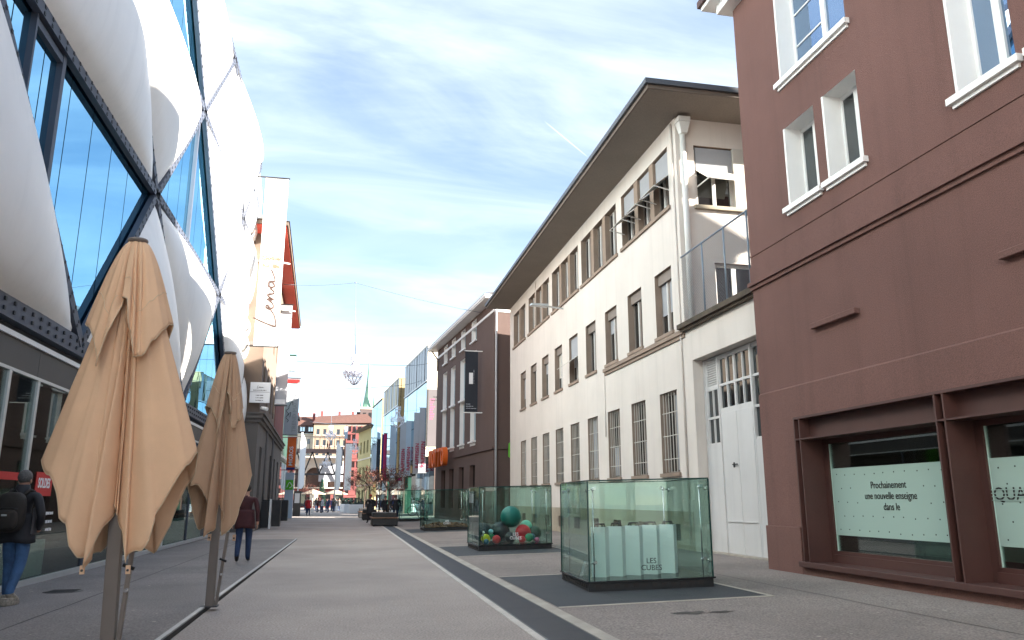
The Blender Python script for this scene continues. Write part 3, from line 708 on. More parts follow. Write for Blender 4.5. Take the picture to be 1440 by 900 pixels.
stroke('sketch', [[(-5.0+0.12*math.sin(k*1.9), 7.6+0.16*k) for k in range(9)], [(-4.9, 8.9), (-4.7, 9.3), (-4.6, 9.0)], [(-5.0, 8.2), (-4.75, 8.4), (-4.8, 8.0)]], 0.02, FB3, 0, 'text_dark', t)
t = vbanner('store_banner', 'orange red banner with white upward lettering and a blue foot', -4.85, -4.18, 3.85, 6.38, 66.2, 'orange', -5.6, rodm='red')
MB().box(-4.85, -4.18, 66.12, 66.135, 3.84, 4.02).build('blue_foot', 'navy', t)
text('lettering', 'MIGROS', 0.42, frame((0, 66.13, 0), (1, 0, 0), (0, 1, 0)), -4.52, 4.15, 0, 'text_white', t, 'LEFT', 0.002, rot=PI/2, bold=0.006)
# dark green shop building behind them
t = thing('green_glass_shop', 'dark green glazed shop front beyond the grey building', 'building', (-5.6, 64, 0))
MB().box(-12, -5.6, 63.0, 90, 0, 10.0).build('body', 'green_dark', t)
for k in range(5): MB().box(-5.6, -5.55, 63.3+k*5.2, 68.1+k*5.2, 0.3, 4.6).build('window', 'dark_glass', t)
MB().box(-12.1, -5.4, 62.9, 90.1, 10.0, 10.3).build('roof', 'roof_grey', t); MB().box(-5.7, -5.2, 62.95, 90, 4.8, 5.0).build('ledge', 'alu', t)
t = thing('teal_roof_box', 'small teal glass box sign on an arm above the pale banners', 'sign', (-4.5, 60, 11.2)); MB().box(-4.75, -4.2, 60, 60.5, 10.9, 12.0).build('box', 'mint', t, bevel=0.02); MB().box(-4.78, -4.17, 59.98, 60.52, 12.0, 12.1).build('lid', 'green_dark', t); MB().bar((-5.4, 60.2, 11.3), (-4.75, 60.2, 11.3), 0.06).build('arm', 'alu', t)
t = thing('totem_sign', 'pale blue shop totem with a lime green and white square, under the orange red banner', 'sign', (-4.6, 69, 0))
MB().box(-5.05, -4.35, 68.9, 69.1, 0, 3.7).build('post', 'cloth_blue', t, bevel=0.02); MB().box(-5.0, -4.4, 68.87, 68.905, 2.3, 3.1).build('lime_square', 'green', t)
stroke('leaf', [[(-4.9, 2.5), (-4.7, 2.9), (-4.5, 2.6), (-4.7, 2.45)]], 0.03, frame((0, 68.865, 0), (1, 0, 0), (0, 1, 0)), 0, 'text_white', t)

# trodden chewing gum and grit, too many to count
mb = MB(); random.seed(31)
for k in range(420):
    x = random.uniform(-5, 8); y = 4+26*random.random()**1.6
    if 2.0 < x < 2.9 or abs(x+1.77) < 0.1 or (2.85 < x < 6.2 and 10.8 < y < 15.4): continue
    r = random.uniform(0.010, 0.028); z = (gz(x) if x > 2.8 else (lz(y) if x < -1.76 else 0))+0.0025; n = 6
    mb.quad(*[(x+r*math.cos(2*PI*i/n), y+r*math.sin(2*PI*i/n), z) for i in range(n)])
o = mb.build('gum_spots', 'stone'); o['kind'] = 'stuff'

# resin seams where the asphalt was laid in lanes
def seam(x, y0, y1, seed):
    mb = MB(); n = 60; P = []
    for k in range(n+1):
        y = y0+(y1-y0)*k/n; P.append((x+0.03*noise.noise(Vector((seed, y*0.7, 0))), y))
    for (a, b), (c, d) in zip(P[:-1], P[1:]):
        z = lambda q, w: (gz(q) if q > 2.8 else (lz(w) if q < -1.76 else 0))+0.0022
        mb.quad((a-0.012, b, z(a, b)), (a+0.012, b, z(a, b)), (c+0.012, d, z(c, d)), (c-0.012, d, z(c, d)))
    struct('asphalt_seam', mb, 'kerb_side')
seam(6.75, 4, 60, 1); seam(-3.6, 3, 31, 2)

# ------------------------------------------------------------------ windows
def two_sash(F, u0, u1, z0, z1, d, parent, fm='win_white', gm='dark_glass', fw=0.07, name='window', mid=True, fd=0.06):
    """frame with two glazed sashes; panes are sub-parts"""
    mb = MB(); c = (u0+u1)/2
    mb.fbox(F, u0, u0+fw, z0, z1, d, d+fd).fbox(F, u1-fw, u1, z0, z1, d, d+fd).fbox(F, u0+fw, u1-fw, z0, z0+fw, d, d+fd).fbox(F, u0+fw, u1-fw, z1-fw, z1, d, d+fd)
    if mid: mb.fbox(F, c-fw*0.7, c+fw*0.7, z0+fw, z1-fw, d-0.012, d+fd)
    w = mb.build(name, fm, parent)
    for a, b in (((u0+fw, c-fw*0.7), (c+fw*0.7, u1-fw)) if mid else ((u0+fw, u1-fw),)):
        MB().fbox(F, a, b, z0+fw, z1-fw, d+fd*0.5, d+fd*0.5+0.02).build('pane', gm, w)
    return w

# ------------------------------------------------------------------ right: the white building
XW = 8.85; WY0, WY1, WZ = 19.5, 43.4, 12.35
wb = thing('white_building', 'long white rendered building with three rows of brown framed windows under a deep eave', 'building', (XW, WY0, 0))
FW = frame((XW, 0, 0), (0, 1, 0), (1, 0, 0)); FWE = frame((0, WY0, 0), (1, 0, 0), (0, 1, 0))
bays = [20.24+k*2.385 for k in range(9)]
gh = [(b, b+1.24, 2.17, 4.44) for b in bays]; mh_ = [(b, b+1.26, 6.12, 8.04) for b in bays]
groups = [(20.12, 24.2, 3), (24.75, 29.05, 3), (29.5, 33.75, 3), (34.3, 38.6, 3), (39.35, 42.4, 2)]
th = [(a, b, 9.80, 11.68) for a, b, n in groups]
bh = [(b+0.15, b+0.95, 0.36, 0.80) for b in bays]
mb = MB(); rv = MB(); wall(mb, FW, WY0, WY1, 0, WZ, gh+mh_+th+bh, 0.28, rv)
eh = [(9.40, 13.0, 9.62, 11.48), (9.85, 11.1, 6.20, 7.95)]
wall(mb, FWE, XW, 20, 0, WZ, eh, 0.25, rv)
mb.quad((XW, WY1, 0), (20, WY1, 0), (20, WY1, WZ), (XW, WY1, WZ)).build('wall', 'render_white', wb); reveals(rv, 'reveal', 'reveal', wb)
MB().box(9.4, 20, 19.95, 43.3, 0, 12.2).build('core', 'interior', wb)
# painted plinth, broken by the cellar windows
mb = MB(); FP = frame((XW-0.012, 0, 0), (0, 1, 0), (1, 0, 0)); rv = MB(); wall(mb, FP, WY0-0.012, WY1, 0, 1.14, bh, 0.012, rv); mb.quad(FP(WY0-0.012, 1.14), FP(WY1, 1.14), FP(WY1, 1.14, 0.012), FP(WY0-0.012, 1.14, 0.012)); mb.build('plinth', 'render_beige', wb)
for h in bh:
    w = MB().fbox(FW, h[0], h[1], h[2], h[3], 0.16, 0.2).build('cellar_window', 'dark_glass', wb)
    m2 = MB()
    for k in range(4): m2.fbox(FW, h[0]+0.14+k*0.17, h[0]+0.16+k*0.17, h[2], h[3], 0.12, 0.14)
    m2.build('grille', 'iron', w)
# ground floor windows with white bars
def gwin(b):
    w = two_sash(FW, b, b+1.24, 2.17, 4.44, 0.20, wb, 'win_brown', 'dark_glass', 0.06)
    mb = MB()
    for k in range(6): mb.fbox(FW, b+0.12+k*0.20, b+0.138+k*0.20, 2.20, 4.42, 0.05, 0.068)
    for z in (2.55, 3.2, 3.85): mb.fbox(FW, b+0.02, b+1.22, z, z+0.022, 0.052, 0.066)
    mb.build('grille', 'blind', w)
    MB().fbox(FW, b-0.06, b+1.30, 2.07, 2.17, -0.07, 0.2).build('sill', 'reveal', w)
    return w
w0 = gwin(bays[0])
lows = [w0]+[copy_tree(w0, wb, (0, b-bays[0], 0)) for b in bays[1:]]
random.seed(4)
for w in lows:
    if random.random() < 0.6: o = MB().fbox(FW, bays[0]+0.08, bays[0]+random.choice((0.6, 1.16)), 2.25, random.choice((3.2, 4.36)), 0.196, 0.199).build('curtain', 'blind_grey', wb); o.parent = w
def mwin(b):
    w = two_sash(FW, b, b+1.26, 6.12, 8.04, 0.20, wb, 'win_brown', 'dark_glass', 0.075)
    MB().fbox(FW, b+0.14, b+0.19, 6.2, 7.96, 0.16, 0.195).fbox(FW, b+0.70, b+0.75, 6.2, 7.96, 0.16, 0.195).build('inner_sash', 'win_white', w)
    MB().fbox(FW, b-0.06, b+1.32, 6.02, 6.12, -0.06, 0.2).build('sill', 'reveal', w)
    MB().fbox(FW, b+0.03, b+1.23, 7.72, 8.04, 0.10, 0.19).build('blind_box', 'win_brown', w)
    return w
w0 = mwin(bays[0])
mids = [w0]+[copy_tree(w0, wb, (0, b-bays[0], 0)) for b in bays[1:]]
random.seed(14)
for w, b in zip(mids, bays):          # blinds drawn to different heights, some curtains
    MB_ = MB(); r = random.random(); db_ = b-bays[0]
    if r < 0.65:
        h = random.uniform(0.25, 1.25); o = MB().fbox(FW, bays[0]+0.09, bays[0]+1.17, 7.72-h, 7.72, 0.196, 0.199).build('blind', 'blind_grey' if r < 0.35 else 'blind', wb); o.parent = w
    if r > 0.5:
        o = MB().fbox(FW, bays[0]+0.09, bays[0]+0.09+random.uniform(0.2, 0.4), 6.2, 7.7, 0.1995, 0.202).build('curtain', 'cloth_grey', wb); o.parent = w
MB().fbox(FW, WY0, 26.4, 5.86, 5.98, -0.10, 0.0).fbox(FW, WY0, 26.4, 5.76, 5.86, -0.05, 0.0).build('string_course', 'reveal', wb)
# upper groups: pillars between three sashes
for gi, (a, b, n) in enumerate(groups):
    wd = (b-a)/n
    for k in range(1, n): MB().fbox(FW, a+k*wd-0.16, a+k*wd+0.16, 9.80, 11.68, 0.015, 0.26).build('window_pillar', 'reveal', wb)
    for k in range(n):
        u0, u1 = a+k*wd+(0.16 if k else 0), a+(k+1)*wd-(0.16 if k < n-1 else 0)
        w = two_sash(FW, u0, u1, 9.80, 11.68, 0.20, wb, 'win_brown', 'dark_glass', 0.07)
        MB().fbox(FW, u0+0.1, u0+0.16, 9.9, 11.6, 0.15, 0.195).fbox(FW, (u0+u1)/2+0.07, (u0+u1)/2+0.13, 9.9, 11.6, 0.15, 0.195).build('inner_sash', 'win_white', w)
        if gi == 0:
            MB().fbox(FW, u0+0.03, u1-0.03, 10.85, 11.64, 0.10, 0.13).build('blind', 'blind_grey', w)
            A, B = FW(u0+0.04, 10.86, 0.10), FW(u1-0.04, 10.86, 0.10); C, D = FW(u1-0.04, 10.42, -0.46), FW(u0+0.04, 10.42, -0.46)
            MB().prism([A, B, C, D], (0, 0, -0.018)).build('awning_flap', 'blind', w)
            MB().bar(FW(u0+0.04, 10.3, 0.08), D, 0.025).bar(FW(u1-0.04, 10.3, 0.08), C, 0.025).build('awning_arm', 'win_white', w)
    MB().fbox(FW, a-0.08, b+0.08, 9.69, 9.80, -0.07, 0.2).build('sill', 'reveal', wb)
# one tilted shade on the middle row
u0 = bays[4]
t_ = MB().prism([FW(u0+0.05, 7.15, 0.08), FW(u0+1.2, 7.15, 0.08), FW(u0+1.2, 6.72, -0.55), FW(u0+0.05, 6.72, -0.55)], (0, 0, -0.02)).build('awning_flap', 'blind', wb)
MB().fbox(FW, u0+0.05, u0+1.2, 7.16, 7.95, 0.08, 0.11).build('blind', 'blind_grey', wb)
# end windows above the terrace
two_sash(FWE, 9.46, 10.62, 9.62, 11.42, 0.16, wb, 'win_white', 'dark_glass', 0.07)
MB().fbox(FWE, 10.62, 10.95, 9.62, 11.48, -0.02, 0.24).build('window_pillar', 'blind', wb)
two_sash(FWE, 10.95, 12.2, 9.62, 11.42, 0.16, wb, 'win_white', 'dark_glass', 0.07)
MB().fbox(FWE, 9.46, 10.6, 10.72, 11.44, 0.05, 0.09).build('blind', 'blind_grey', wb)
MB().prism([FWE(9.48, 10.72, 0.04), FWE(10.6, 10.72, 0.04), FWE(10.74, 10.28, -0.5), FWE(9.58, 10.28, -0.5)], (0, 0, -0.02)).build('awning_flap', 'blind', wb)
MB().bar(FWE(9.46, 10.2, 0.03), FWE(9.58, 10.28, -0.5), 0.03).build('awning_arm', 'win_white', wb)
MB().fbox(FWE, 9.32, 13.1, 9.51, 9.62, -0.10, 0.2).build('sill', 'render_beige', wb)
two_sash(FWE, 9.85, 11.1, 6.2, 7.95, 0.14, wb, 'win_white', 'dark_glass', 0.09)
# eave and low roof
EX, EY = XW-1.38, WY0-1.45
MB().box(EX+0.05, 20, EY+0.05, WY1+0.15, WZ-0.06, WZ).build('soffit', 'soffit', wb)
MB().box(EX, 20, EY, EY+0.05, WZ-0.06, WZ+0.13).box(EX, EX+0.05, EY+0.05, WY1+0.15, WZ-0.063, WZ+0.13).build('eave_board', 'eave_trim', wb)
MB().box(EX-0.09, 20, EY-0.09, EY-0.003, WZ+0.05, WZ+0.20).box(EX-0.09, EX-0.003, EY-0.003, WY1+0.15, WZ+0.05, WZ+0.197).build('gutter', 'gutter_dark', wb)
mb = MB(); z = WZ+0.14; mb.quad((EX-0.06, EY-0.06, z), (20, EY-0.06, z), (20, EY+7, z+1.5), (EX+7, EY+7, z+1.5)); mb.quad((EX-0.06, EY-0.06, z), (EX+7, EY+7, z+1.5), (EX+7, WY1-6, z+1.5), (EX-0.06, WY1+0.15, z)); mb.quad((EX-0.06, WY1+0.15, z), (EX+7, WY1-6, z+1.5), (20, WY1-6, z+1.5), (20, WY1+0.15, z)); mb.quad((EX+7, EY+7, z+1.5), (20, EY+7, z+1.5), (20, WY1-6, z+1.5), (EX+7, WY1-6, z+1.5)); mb.build('roof', 'roof_grey', wb)
# downpipe with hopper on the end wall; lamp and thin conduits on the street wall
MB().hexa([(9.02+sx*(0.17 if k else 0.09), 19.32+sy*(0.14 if k else 0.09), 12.05 if k else 11.72) for sx in (-1, 1) for sy in (-1, 1) for k in (0, 1)]).box(8.84, 9.20, 19.17, 19.47, 12.06, 12.20).build('hopper', 'win_white', wb)
MB().tube([(9.02, 19.38, 11.75), (9.02, 19.38, 6.2)], 0.085, 12).build('downpipe', 'win_white', wb)
lm = thing('wall_lamp', 'grey floodlight on a short arm high on the white wall', 'wall lamp', (XW, 31.9, 9.5))
MB().bar((XW, 31.9, 9.55), (XW-0.75, 31.9, 9.62), 0.06).build('arm', 'alu', lm); MB().hexa([(XW-0.7-0.75*k, 31.75+0.3*j, 9.58+0.04*k+i*(0.13-0.05*k)) for k in (0, 1) for j in (0, 1) for i in (0, 1)]).build('head', 'alu', lm, bevel=0.01)
MB().tube([FW(26.45, 5.7, -0.02), FW(26.45, 3.6, -0.02)], 0.018, 6).build('conduit', 'render_white', wb)
MB().tube([FW(19.72, 12.2, -0.03), FW(19.72, 0.3, -0.03)], 0.03, 6).build('conduit', 'render_white', wb)
MB().tube([FW(36.9, 12.2, -0.02), FW(36.9, 9.9, -0.02)], 0.018, 6).build('conduit', 'render_white', wb)
# gateway wing with terrace, between the white and the brown house
gw = thing('gate_wing', 'low white gateway wing with a roof terrace between the white and the brown building', 'building', (XW, 17, 0))
MB().box(XW, 16, 14.3, 19.495, 5.06, 5.90).build('lintel_wall', 'render_white', gw)
MB().hexa([(x, y, z) for x in (XW, 9.6) for y in (19.12, 19.495) for z in (0, 5.06)]).build('pier', 'render_white', gw)
MB().box(XW-0.20, 16, 14.3, 19.60, 5.97, 6.10).box(XW-0.12, 16, 14.3, 19.56, 5.90, 5.97).build('terrace_edge', 'stone_dark', gw)
MB().box(9.5, 16, 14.3, 19.1, 0, 5.0).build('core', 'interior', gw)
GX = 9.15; FG = frame((GX, 0, 0), (0, -1, 0), (1, 0, 0))       # u = -y
gt = thing('warehouse_gate', 'pale grey wooden gate with a glazed upper grid, louvre and wicket door', 'gate', (GX, 17, 0.12))
Y = lambda y: -y
ylist = [19.10, 18.33, 16.62, 14.4]                            # stiles
zb, zt = 0.13, 5.04
glz = [(18.97, 18.69, 2.85, 3.46), (18.66, 18.38, 2.85, 3.46), (18.97, 18.69, 3.52, 4.20), (18.66, 18.38, 3.52, 4.20)]
cols = [(18.24, 17.88), (17.84, 17.50), (17.42, 17.06), (17.02, 16.70), (16.56, 16.20), (16.14, 15.78)]
for a, b in cols[:4]: glz += [(a, b, 3.68, 4.24), (a, b, 4.30, 4.93)]
for a, b in cols[4:]: glz += [(a, b, 3.58, 4.24), (a, b, 4.30, 4.93), (a, b, 2.85, 3.52)]
louv = (18.94, 18.40, 4.32, 5.0)
mb = MB(); rv = MB(); wall(mb, FG, -19.12, -14.3, zb, zt, [(Y(a), Y(b), c, d) for a, b, c, d in glz+[louv]], 0.05, rv); mb.build('leaf', 'gate', gt); reveals(rv, 'glazing_bars', 'gate', gt)
for a, b, c, d in glz: MB().fbox(FG, Y(a), Y(b), c, d, 0.045, 0.055).build('pane', 'dark_glass', gt)
mb = MB()
for k in range(11):
    z = louv[2]+0.03+k*0.06; mb.hexa([FG(u, z+dz+dd*-0.04, 0.005+dd*0.05) for u in (Y(louv[0]), Y(louv[1])) for dz in (0, 0.028) for dd in (0, 1)])
mb.build('louvre', 'gate', gt); MB().fbox(FG, Y(louv[0]), Y(louv[1]), louv[2], louv[3], 0.06, 0.07).build('louvre_back', 'interior', gt)
for u0, u1, z0, z1 in ((-18.21, -17.44, 0.16, 3.55), (-17.425, -16.66, 0.16, 3.55), (-19.08, -18.30, 0.16, 2.80), (-16.58, -15.0, 0.16, 2.80)):
    MB().fbox(FG, u0, u1, z0, z1, -0.022, 0.01).build('door_panel', 'gate', gt, bevel=0.006)
MB().fbox(FG, -18.15, -16.72, 0.92, 0.95, -0.045, -0.022).build('door_rail', 'gate', gt)
MB().fbox(FG, -17.72, -17.66, 2.20, 2.32, -0.035, -0.02).bar(FG(-17.70, 2.27, -0.06), FG(-17.45, 2.27, -0.07), 0.025).bar(FG(-17.70, 2.27, -0.02), FG(-17.70, 2.27, -0.07), 0.025).build('handle', 'iron', gt)
for y in (19.1, 18.33, 16.62): MB().fbox(FG, -y, -y+0.05, zb, zt, -0.03, 0.0).build('stile', 'gate', gt)
MB().box(8.95, 9.2, 14.4, 19.1, 0.12, 0.19).build('threshold', 'stone', gt)
stuff_w = MB(); random.seed(5)
for k in range(60):
    x, y = 8.9+random.uniform(-0.1, 0.05), 14.75+random.uniform(0, 0.55); h = random.uniform(0.05, 0.16)
    stuff_w.quad((x, y, gz(x)), (x+0.02, y+0.02, gz(x)), (x+random.uniform(-.08, .08), y+random.uniform(-.08, .08), gz(x)+h))
o = stuff_w.build('weeds', 'grass'); o['kind'] = 'stuff'
# terrace fence
fn = thing('terrace_fence', 'wire mesh fence on galvanised posts along the terrace edge', 'fence', (XW, 17, 6.1))
MB().tube([(8.8, 19.42, 8.0), (8.8, 14.5, 7.98)], 0.026, 8).build('top_rail', 'cable', fn)
for y in (18.1, 16.88, 15.72): MB().tube([(8.8, y, 6.1), (8.8, y, 8.02)], 0.024, 8).build('post', 'cable', fn)
mb = MB(); z0, z1 = 6.15, 7.97; s = 0.085; k = 14.6-(z1-z0)
while k < 19.4:
    for sg in (1, -1):
        a0, b0 = max(k, 14.6), min(k+(z1-z0), 19.4)
        if b0 > a0:
            f = lambda y: z0+(y-k) if sg > 0 else z1-(y-k)
            mb.tube([(8.8, a0, f(a0)), (8.8, b0, f(b0))], 0.0026, 3, cap=False)
    k += s
stuff(mb.build('wire_mesh', 'cable', fn))

# ------------------------------------------------------------------ right: the near brown building
XB = 8.15; BY1, BY0, BZ = 14.5, -8.0, 12.55
bb = thing('brown_building', 'near brown rendered building with deep white window openings and a steel framed shop front', 'building', (XB, 11, 0))
FB = frame((XB, 0, 0), (0, -1, 0), (1, 0, 0))                  # u = -y, left to right as seen from the street
wins = [(-12.86, -11.86, 6.95, 8.58), (-11.56, -10.60, 6.95, 8.58), (-12.82, -10.70, 9.58, 11.75), (-8.52, -7.52, 6.95, 9.4), (-7.20, -6.2, 6.95, 9.4), (-8.52, -6.2, 9.9, 11.75)]
shop = (-13.22, 2.0, 0.36, 2.92)
mb = MB(); rv = MB(); wall(mb, FB, -BY1, 8, -0.1, BZ, [w+(0.42,) for w in wins]+[shop+(0.0,)], 0.42, rv)
mb.quad((XB, BY1, -0.1), (22, BY1, -0.1), (22, BY1, BZ), (XB, BY1, BZ)); mb.build('wall', 'brown', bb); reveals(rv, 'white_reveal', 'white', bb)
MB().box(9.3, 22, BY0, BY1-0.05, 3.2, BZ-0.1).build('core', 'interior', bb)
for i, (a, b, c, d) in enumerate(wins):
    if i in (0, 1): w = two_sash(FB, a, b, c, d, 0.34, bb, 'white', 'dark_glass', 0.075)
    else: w = two_sash(FB, a, b, c, d, 0.34, bb, 'white', 'window_blue', 0.09)
    MB().fbox(FB, a-0.13, b+0.10, c-0.10, c, -0.10, 0.34).fbox(FB, a-0.08, b+0.05, c-0.16, c-0.103, -0.04, 0.0).build('sill', 'white', w)
    MB().fbox(FB, a-0.02, a+0.03, c, d, -0.012, 0.34).build('jamb', 'white', w)
    m2 = MB().fbox(FB, a+0.001, a+0.006, c, d, 0.13, 0.15); m2.build('shutter_track', 'alu', w)
    if i == 2:
        mm = MB()
        for z in (10.35, 11.05): mm.fbox(FB, a+0.1, (a+b)/2-0.07, z, z+0.03, 0.35, 0.37)
        mm.build('glazing_bar', 'white', w)
# cornice mouldings, ledges, plinth
MB().fbox(FB, -BY1-0.06, 8, 5.78, 5.86, -0.09, 0.02).fbox(FB, -BY1-0.03, 8, 5.70, 5.777, -0.045, 0.02).fbox(FB, -BY1-0.02, 8, 5.86, 6.20, -0.03, 0.02).build('cornice', 'brown', bb)
MB().fbox(FB, -BY1, 8, 6.20, 6.215, -0.012, 0.0).fbox(FB, -BY1, 8, 6.42, 6.45, -0.015, 0.0).build('moulding_line', 'brown', bb)
MB().fbox(FB, -12.42, -11.12, 4.43, 4.53, -0.10, 0.02).build('ledge', 'brown', bb, bevel=0.008)
MB().fbox(FB, -8.15, -6.8, 4.43, 4.53, -0.10, 0.02).build('ledge', 'brown', bb, bevel=0.008)
mb = MB(); rv = MB(); wall(mb, frame((XB-0.03, 0, 0), (0, -1, 0), (1, 0, 0)), -BY1-0.01, 8, -0.1, 3.5, [(-13.22, 2.0, 0.36, 2.92)], 0.03, mb); FBq = frame((XB-0.03, 0, 0), (0, -1, 0), (1, 0, 0)); mb.quad(FBq(-BY1, 3.5), FBq(8, 3.5), FBq(8, 3.53, 0.03), FBq(-BY1, 3.53, 0.03)).build('lower_wall', 'brown', bb)
MB().fbox(FB, -BY1-0.03, -13.32, -0.1, 0.95, -0.07, -0.031).build('plinth', 'brown', bb, bevel=0.01)
MB().fbox(FB, -13.32, 6, -0.1, 0.27, -0.06, 0.0).build('plinth', 'brown', bb)
MB().fbox(FB, -13.30, 6, 0.27, 0.36, -0.16, 0.42).build('shop_sill', 'brown_dark', bb, bevel=0.006)
# steel frame of the shop front
ST = MB()
ST.fbox(FB, -13.22, 2, 2.88, 2.92, -0.10, 0.30)                # top flange
ST.fbox(FB, -13.22, 2, 2.50, 2.525, -0.10, 0.30)               # lower flange of the lintel beam
ST.fbox(FB, -13.22, 2, 2.525, 2.88, 0.10, 0.14)                # web
ST.build('lintel_beam', 'brown_dark', bb)
for u in (-13.22, -9.60, -5.9, -2.2):
    m2 = MB(); dx = 0.0
    m2.fbox(FB, u, u+0.03, 0.36, 2.88, -0.095, 0.30).fbox(FB, u+0.17, u+0.20, 0.36, 2.88, -0.097, 0.42).fbox(FB, u+0.03, u+0.17, 0.36, 2.50, 0.12, 0.16)
    m2.build('steel_post', 'brown_dark', bb)
for u0, u1 in ((-13.02, -9.62), (-9.40, -5.92), (-5.70, -2.22)):
    MB().fbox(FB, u0, u0+0.13, 0.36, 2.50, 0.34, 0.38).build('side_panel', 'brown_dark', bb)
    MB().fbox(FB, u0+0.11, u1, 2.42, 2.50, 0.34, 0.44).build('glazing_head', 'brown_dark', bb)
    MB().fbox(FB, u0+0.11, u1, 0.36, 0.50, 0.30, 0.44).fbox(FB, u0+0.11, u1, 0.50, 0.56, 0.34, 0.44).build('glazing_frame', 'brown_dark', bb)
    MB().fbox(FB, u0+0.13, u1, 0.56, 2.42, 0.385, 0.40).build('shop_window', 'shop_glass', bb)
    MB().fbox(FB, u0+0.132, u0+0.150, 0.56, 2.42, 0.375, 0.41).build('glass_edge', 'mint', bb)
    MB().fbox(FB, u0+0.155, u1-0.002, 0.83, 1.98, 0.372, 0.377).build('frosted_band', 'frost', bb)
    mb = MB(); random.seed(int(u0*10)+500)
    for i in range(13):
        for j in range(5):
            uu, z = u0+0.30+i*0.255+(0.12 if j % 2 else 0)+random.uniform(-.02, .02), 0.92+j*0.235+random.uniform(-.015, .015)
            if uu < u1-0.05 and not (-12.1 < uu < -10.6 and 1.22 < z < 1.78): mb.fbox(FB, uu-0.010, uu+0.010, z-0.010, z+0.010, 0.369, 0.372)
    stuff(mb.build('dots', 'text_dark', bb))
for i, s in enumerate(('Prochainement', 'une nouvelle enseigne', 'dans le')):
    text('lettering', s, 0.165, FB, -11.37+0.02*i, 1.665-0.172*i, 0.366, 'text_dark', bb, 'CENTER', 0.002, sx=0.86)
text('lettering', 'QUARTIER', 0.24, FB, -9.24, 1.50, 0.366, 'text_dark', bb, 'LEFT', 0.002)
mb = MB()
for k in range(4): mb.fbox(FB, -9.28, -7.7, 1.42+k*0.045, 1.432+k*0.045, 0.360, 0.3625)
stuff(mb.build('lettering_slits', 'frost', bb))
MB().box(XB+0.44, 12.5, -4, 13.1, 0.30, 0.45).build('shop_floor', 'interior_floor', bb); MB().box(12.4, 12.5, -4, 13.1, 0.45, 3.1).build('shop_back_wall', 'grey_wall', bb); MB().box(XB+0.44, 12.5, -4, 13.1, 3.05, 3.15).build('shop_ceiling', 'interior', bb); MB().box(XB+0.44, 12.4, 13.0, 13.1, 0.45, 3.05).build('shop_side_wall', 'grey_wall', bb)
MB().box(11.0, 11.2, 7.0, 9.4, 0.45, 1.3).box(10.6, 10.8, 10.2, 12.4, 0.45, 1.05).build('counter', 'mint', bb)
# cornice gutter and steep roof, its unseen ridge raised to shade the left cushions
MB().box(XB-0.55, 22, BY0, BY1+0.45, BZ, BZ+0.10).build('soffit', 'white', bb)
MB().box(XB-0.30, XB, BY0, BY1+0.20, BZ-0.22, BZ-0.003).box(XB, 22, BY1, BY1+0.20, BZ-0.22, BZ-0.003).build('eave_cornice', 'white', bb)
MB().box(XB-0.62, 22, BY0, BY1+0.52, BZ+0.10, BZ+0.26).build('gutter', 'brown_dark', bb)
mb = MB(); z = BZ+0.26; mb.quad((XB-0.5, BY0, z), (XB-0.5, BY1+0.4, z), (13.2, BY1-2.0, z+5.2), (13.2, BY0, z+5.2)); mb.quad((XB-0.5, BY1+0.4, z), (22, BY1+0.4, z), (22, BY1-2.0, z+5.2), (13.2, BY1-2.0, z+5.2)); mb.quad((13.2, BY0, z+5.2), (13.2, BY1-2, z+5.2), (22, BY1-2, z+5.2), (22, BY0, z+5.2)); mb.build('roof', 'roof_tile', bb)

# ------------------------------------------------------------------ right: far dark brown building, turned a little
A3 = R(-5.0); u3 = Vector((math.sin(A3), math.cos(A3), 0)); n3 = Vector((math.cos(A3), -math.sin(A3), 0))
BO = Vector((8.2, 45.0, 0)); L3 = 17.2
db = thing('dark_brown_building', 'dark brown rendered building with tall white window strips and white eaves beyond the white building', 'building', BO, -A3)
F3 = frame(BO, u3, n3); F3E = frame(BO, n3, u3)
bs = [4.35, 7.45, 10.55, 13.35]
tall = [(b, b+1.45, 5.12, 10.95) for b in bs]; top = [(b, b+1.35, 11.65, 13.05) for b in bs]; low = [(b+0.05, b+1.5, 0.9, 3.62) for b in bs]
mb = MB(); rv = MB(); wall(mb, F3, 0, L3, 4.0, 13.2, tall+top, 0.3, rv); wall(mb, F3, 0, L3, 0, 4.0, low, 0.26)
wall(mb, F3E, 0, 10, 0, 13.2); mb.build('wall', 'brown_far', db); reveals(rv, 'reveal', 'white', db)
MB().fbox(F3, 0.2, L3, 0, 13.1, 0.6, 9).build('core', 'interior', db)
for b in bs:
    w = MB().fbox(F3, b, b+1.45, 5.12, 10.95, 0.26, 0.30).build('window_strip', 'white', db)
    MB().fbox(F3, b+0.85, b+1.38, 8.3, 10.8, 0.245, 0.258).build('pane', 'pale_glass', w); MB().fbox(F3, b+0.85, b+1.38, 5.25, 7.9, 0.245, 0.258).build('pane', 'pale_glass', w)
    MB().fbox(F3, b-0.12, b+1.55, 5.02, 5.12, -0.15, 0.3).fbox(F3, b+0.02, b+1.42, 4.84, 5.018, -0.02, 0.02).build('sill', 'white', w)
    MB().fbox(F3, b-0.12, b+1.55, 8.02, 8.14, -0.12, 0.25).build('ledge', 'white', w)
    w = MB().fbox(F3, b, b+1.35, 11.65, 13.05, 0.26, 0.30).build('window', 'white', db); MB().fbox(F3, b+0.75, b+1.25, 11.8, 12.95, 0.245, 0.258).build('pane', 'pale_glass', w)
    MB().fbox(F3, b-0.1, b+1.45, 11.55, 11.65, -0.12, 0.3).build('sill', 'white', w)
    w = MB().fbox(F3, b+0.05, b+1.5, 0.9, 3.62, 0.24, 0.28).build('ground_window', 'dark_glass', db)
    MB().fbox(F3, b+0.7, b+0.78, 0.9, 3.62, 0.20, 0.238).build('frame', 'brown_far', w)
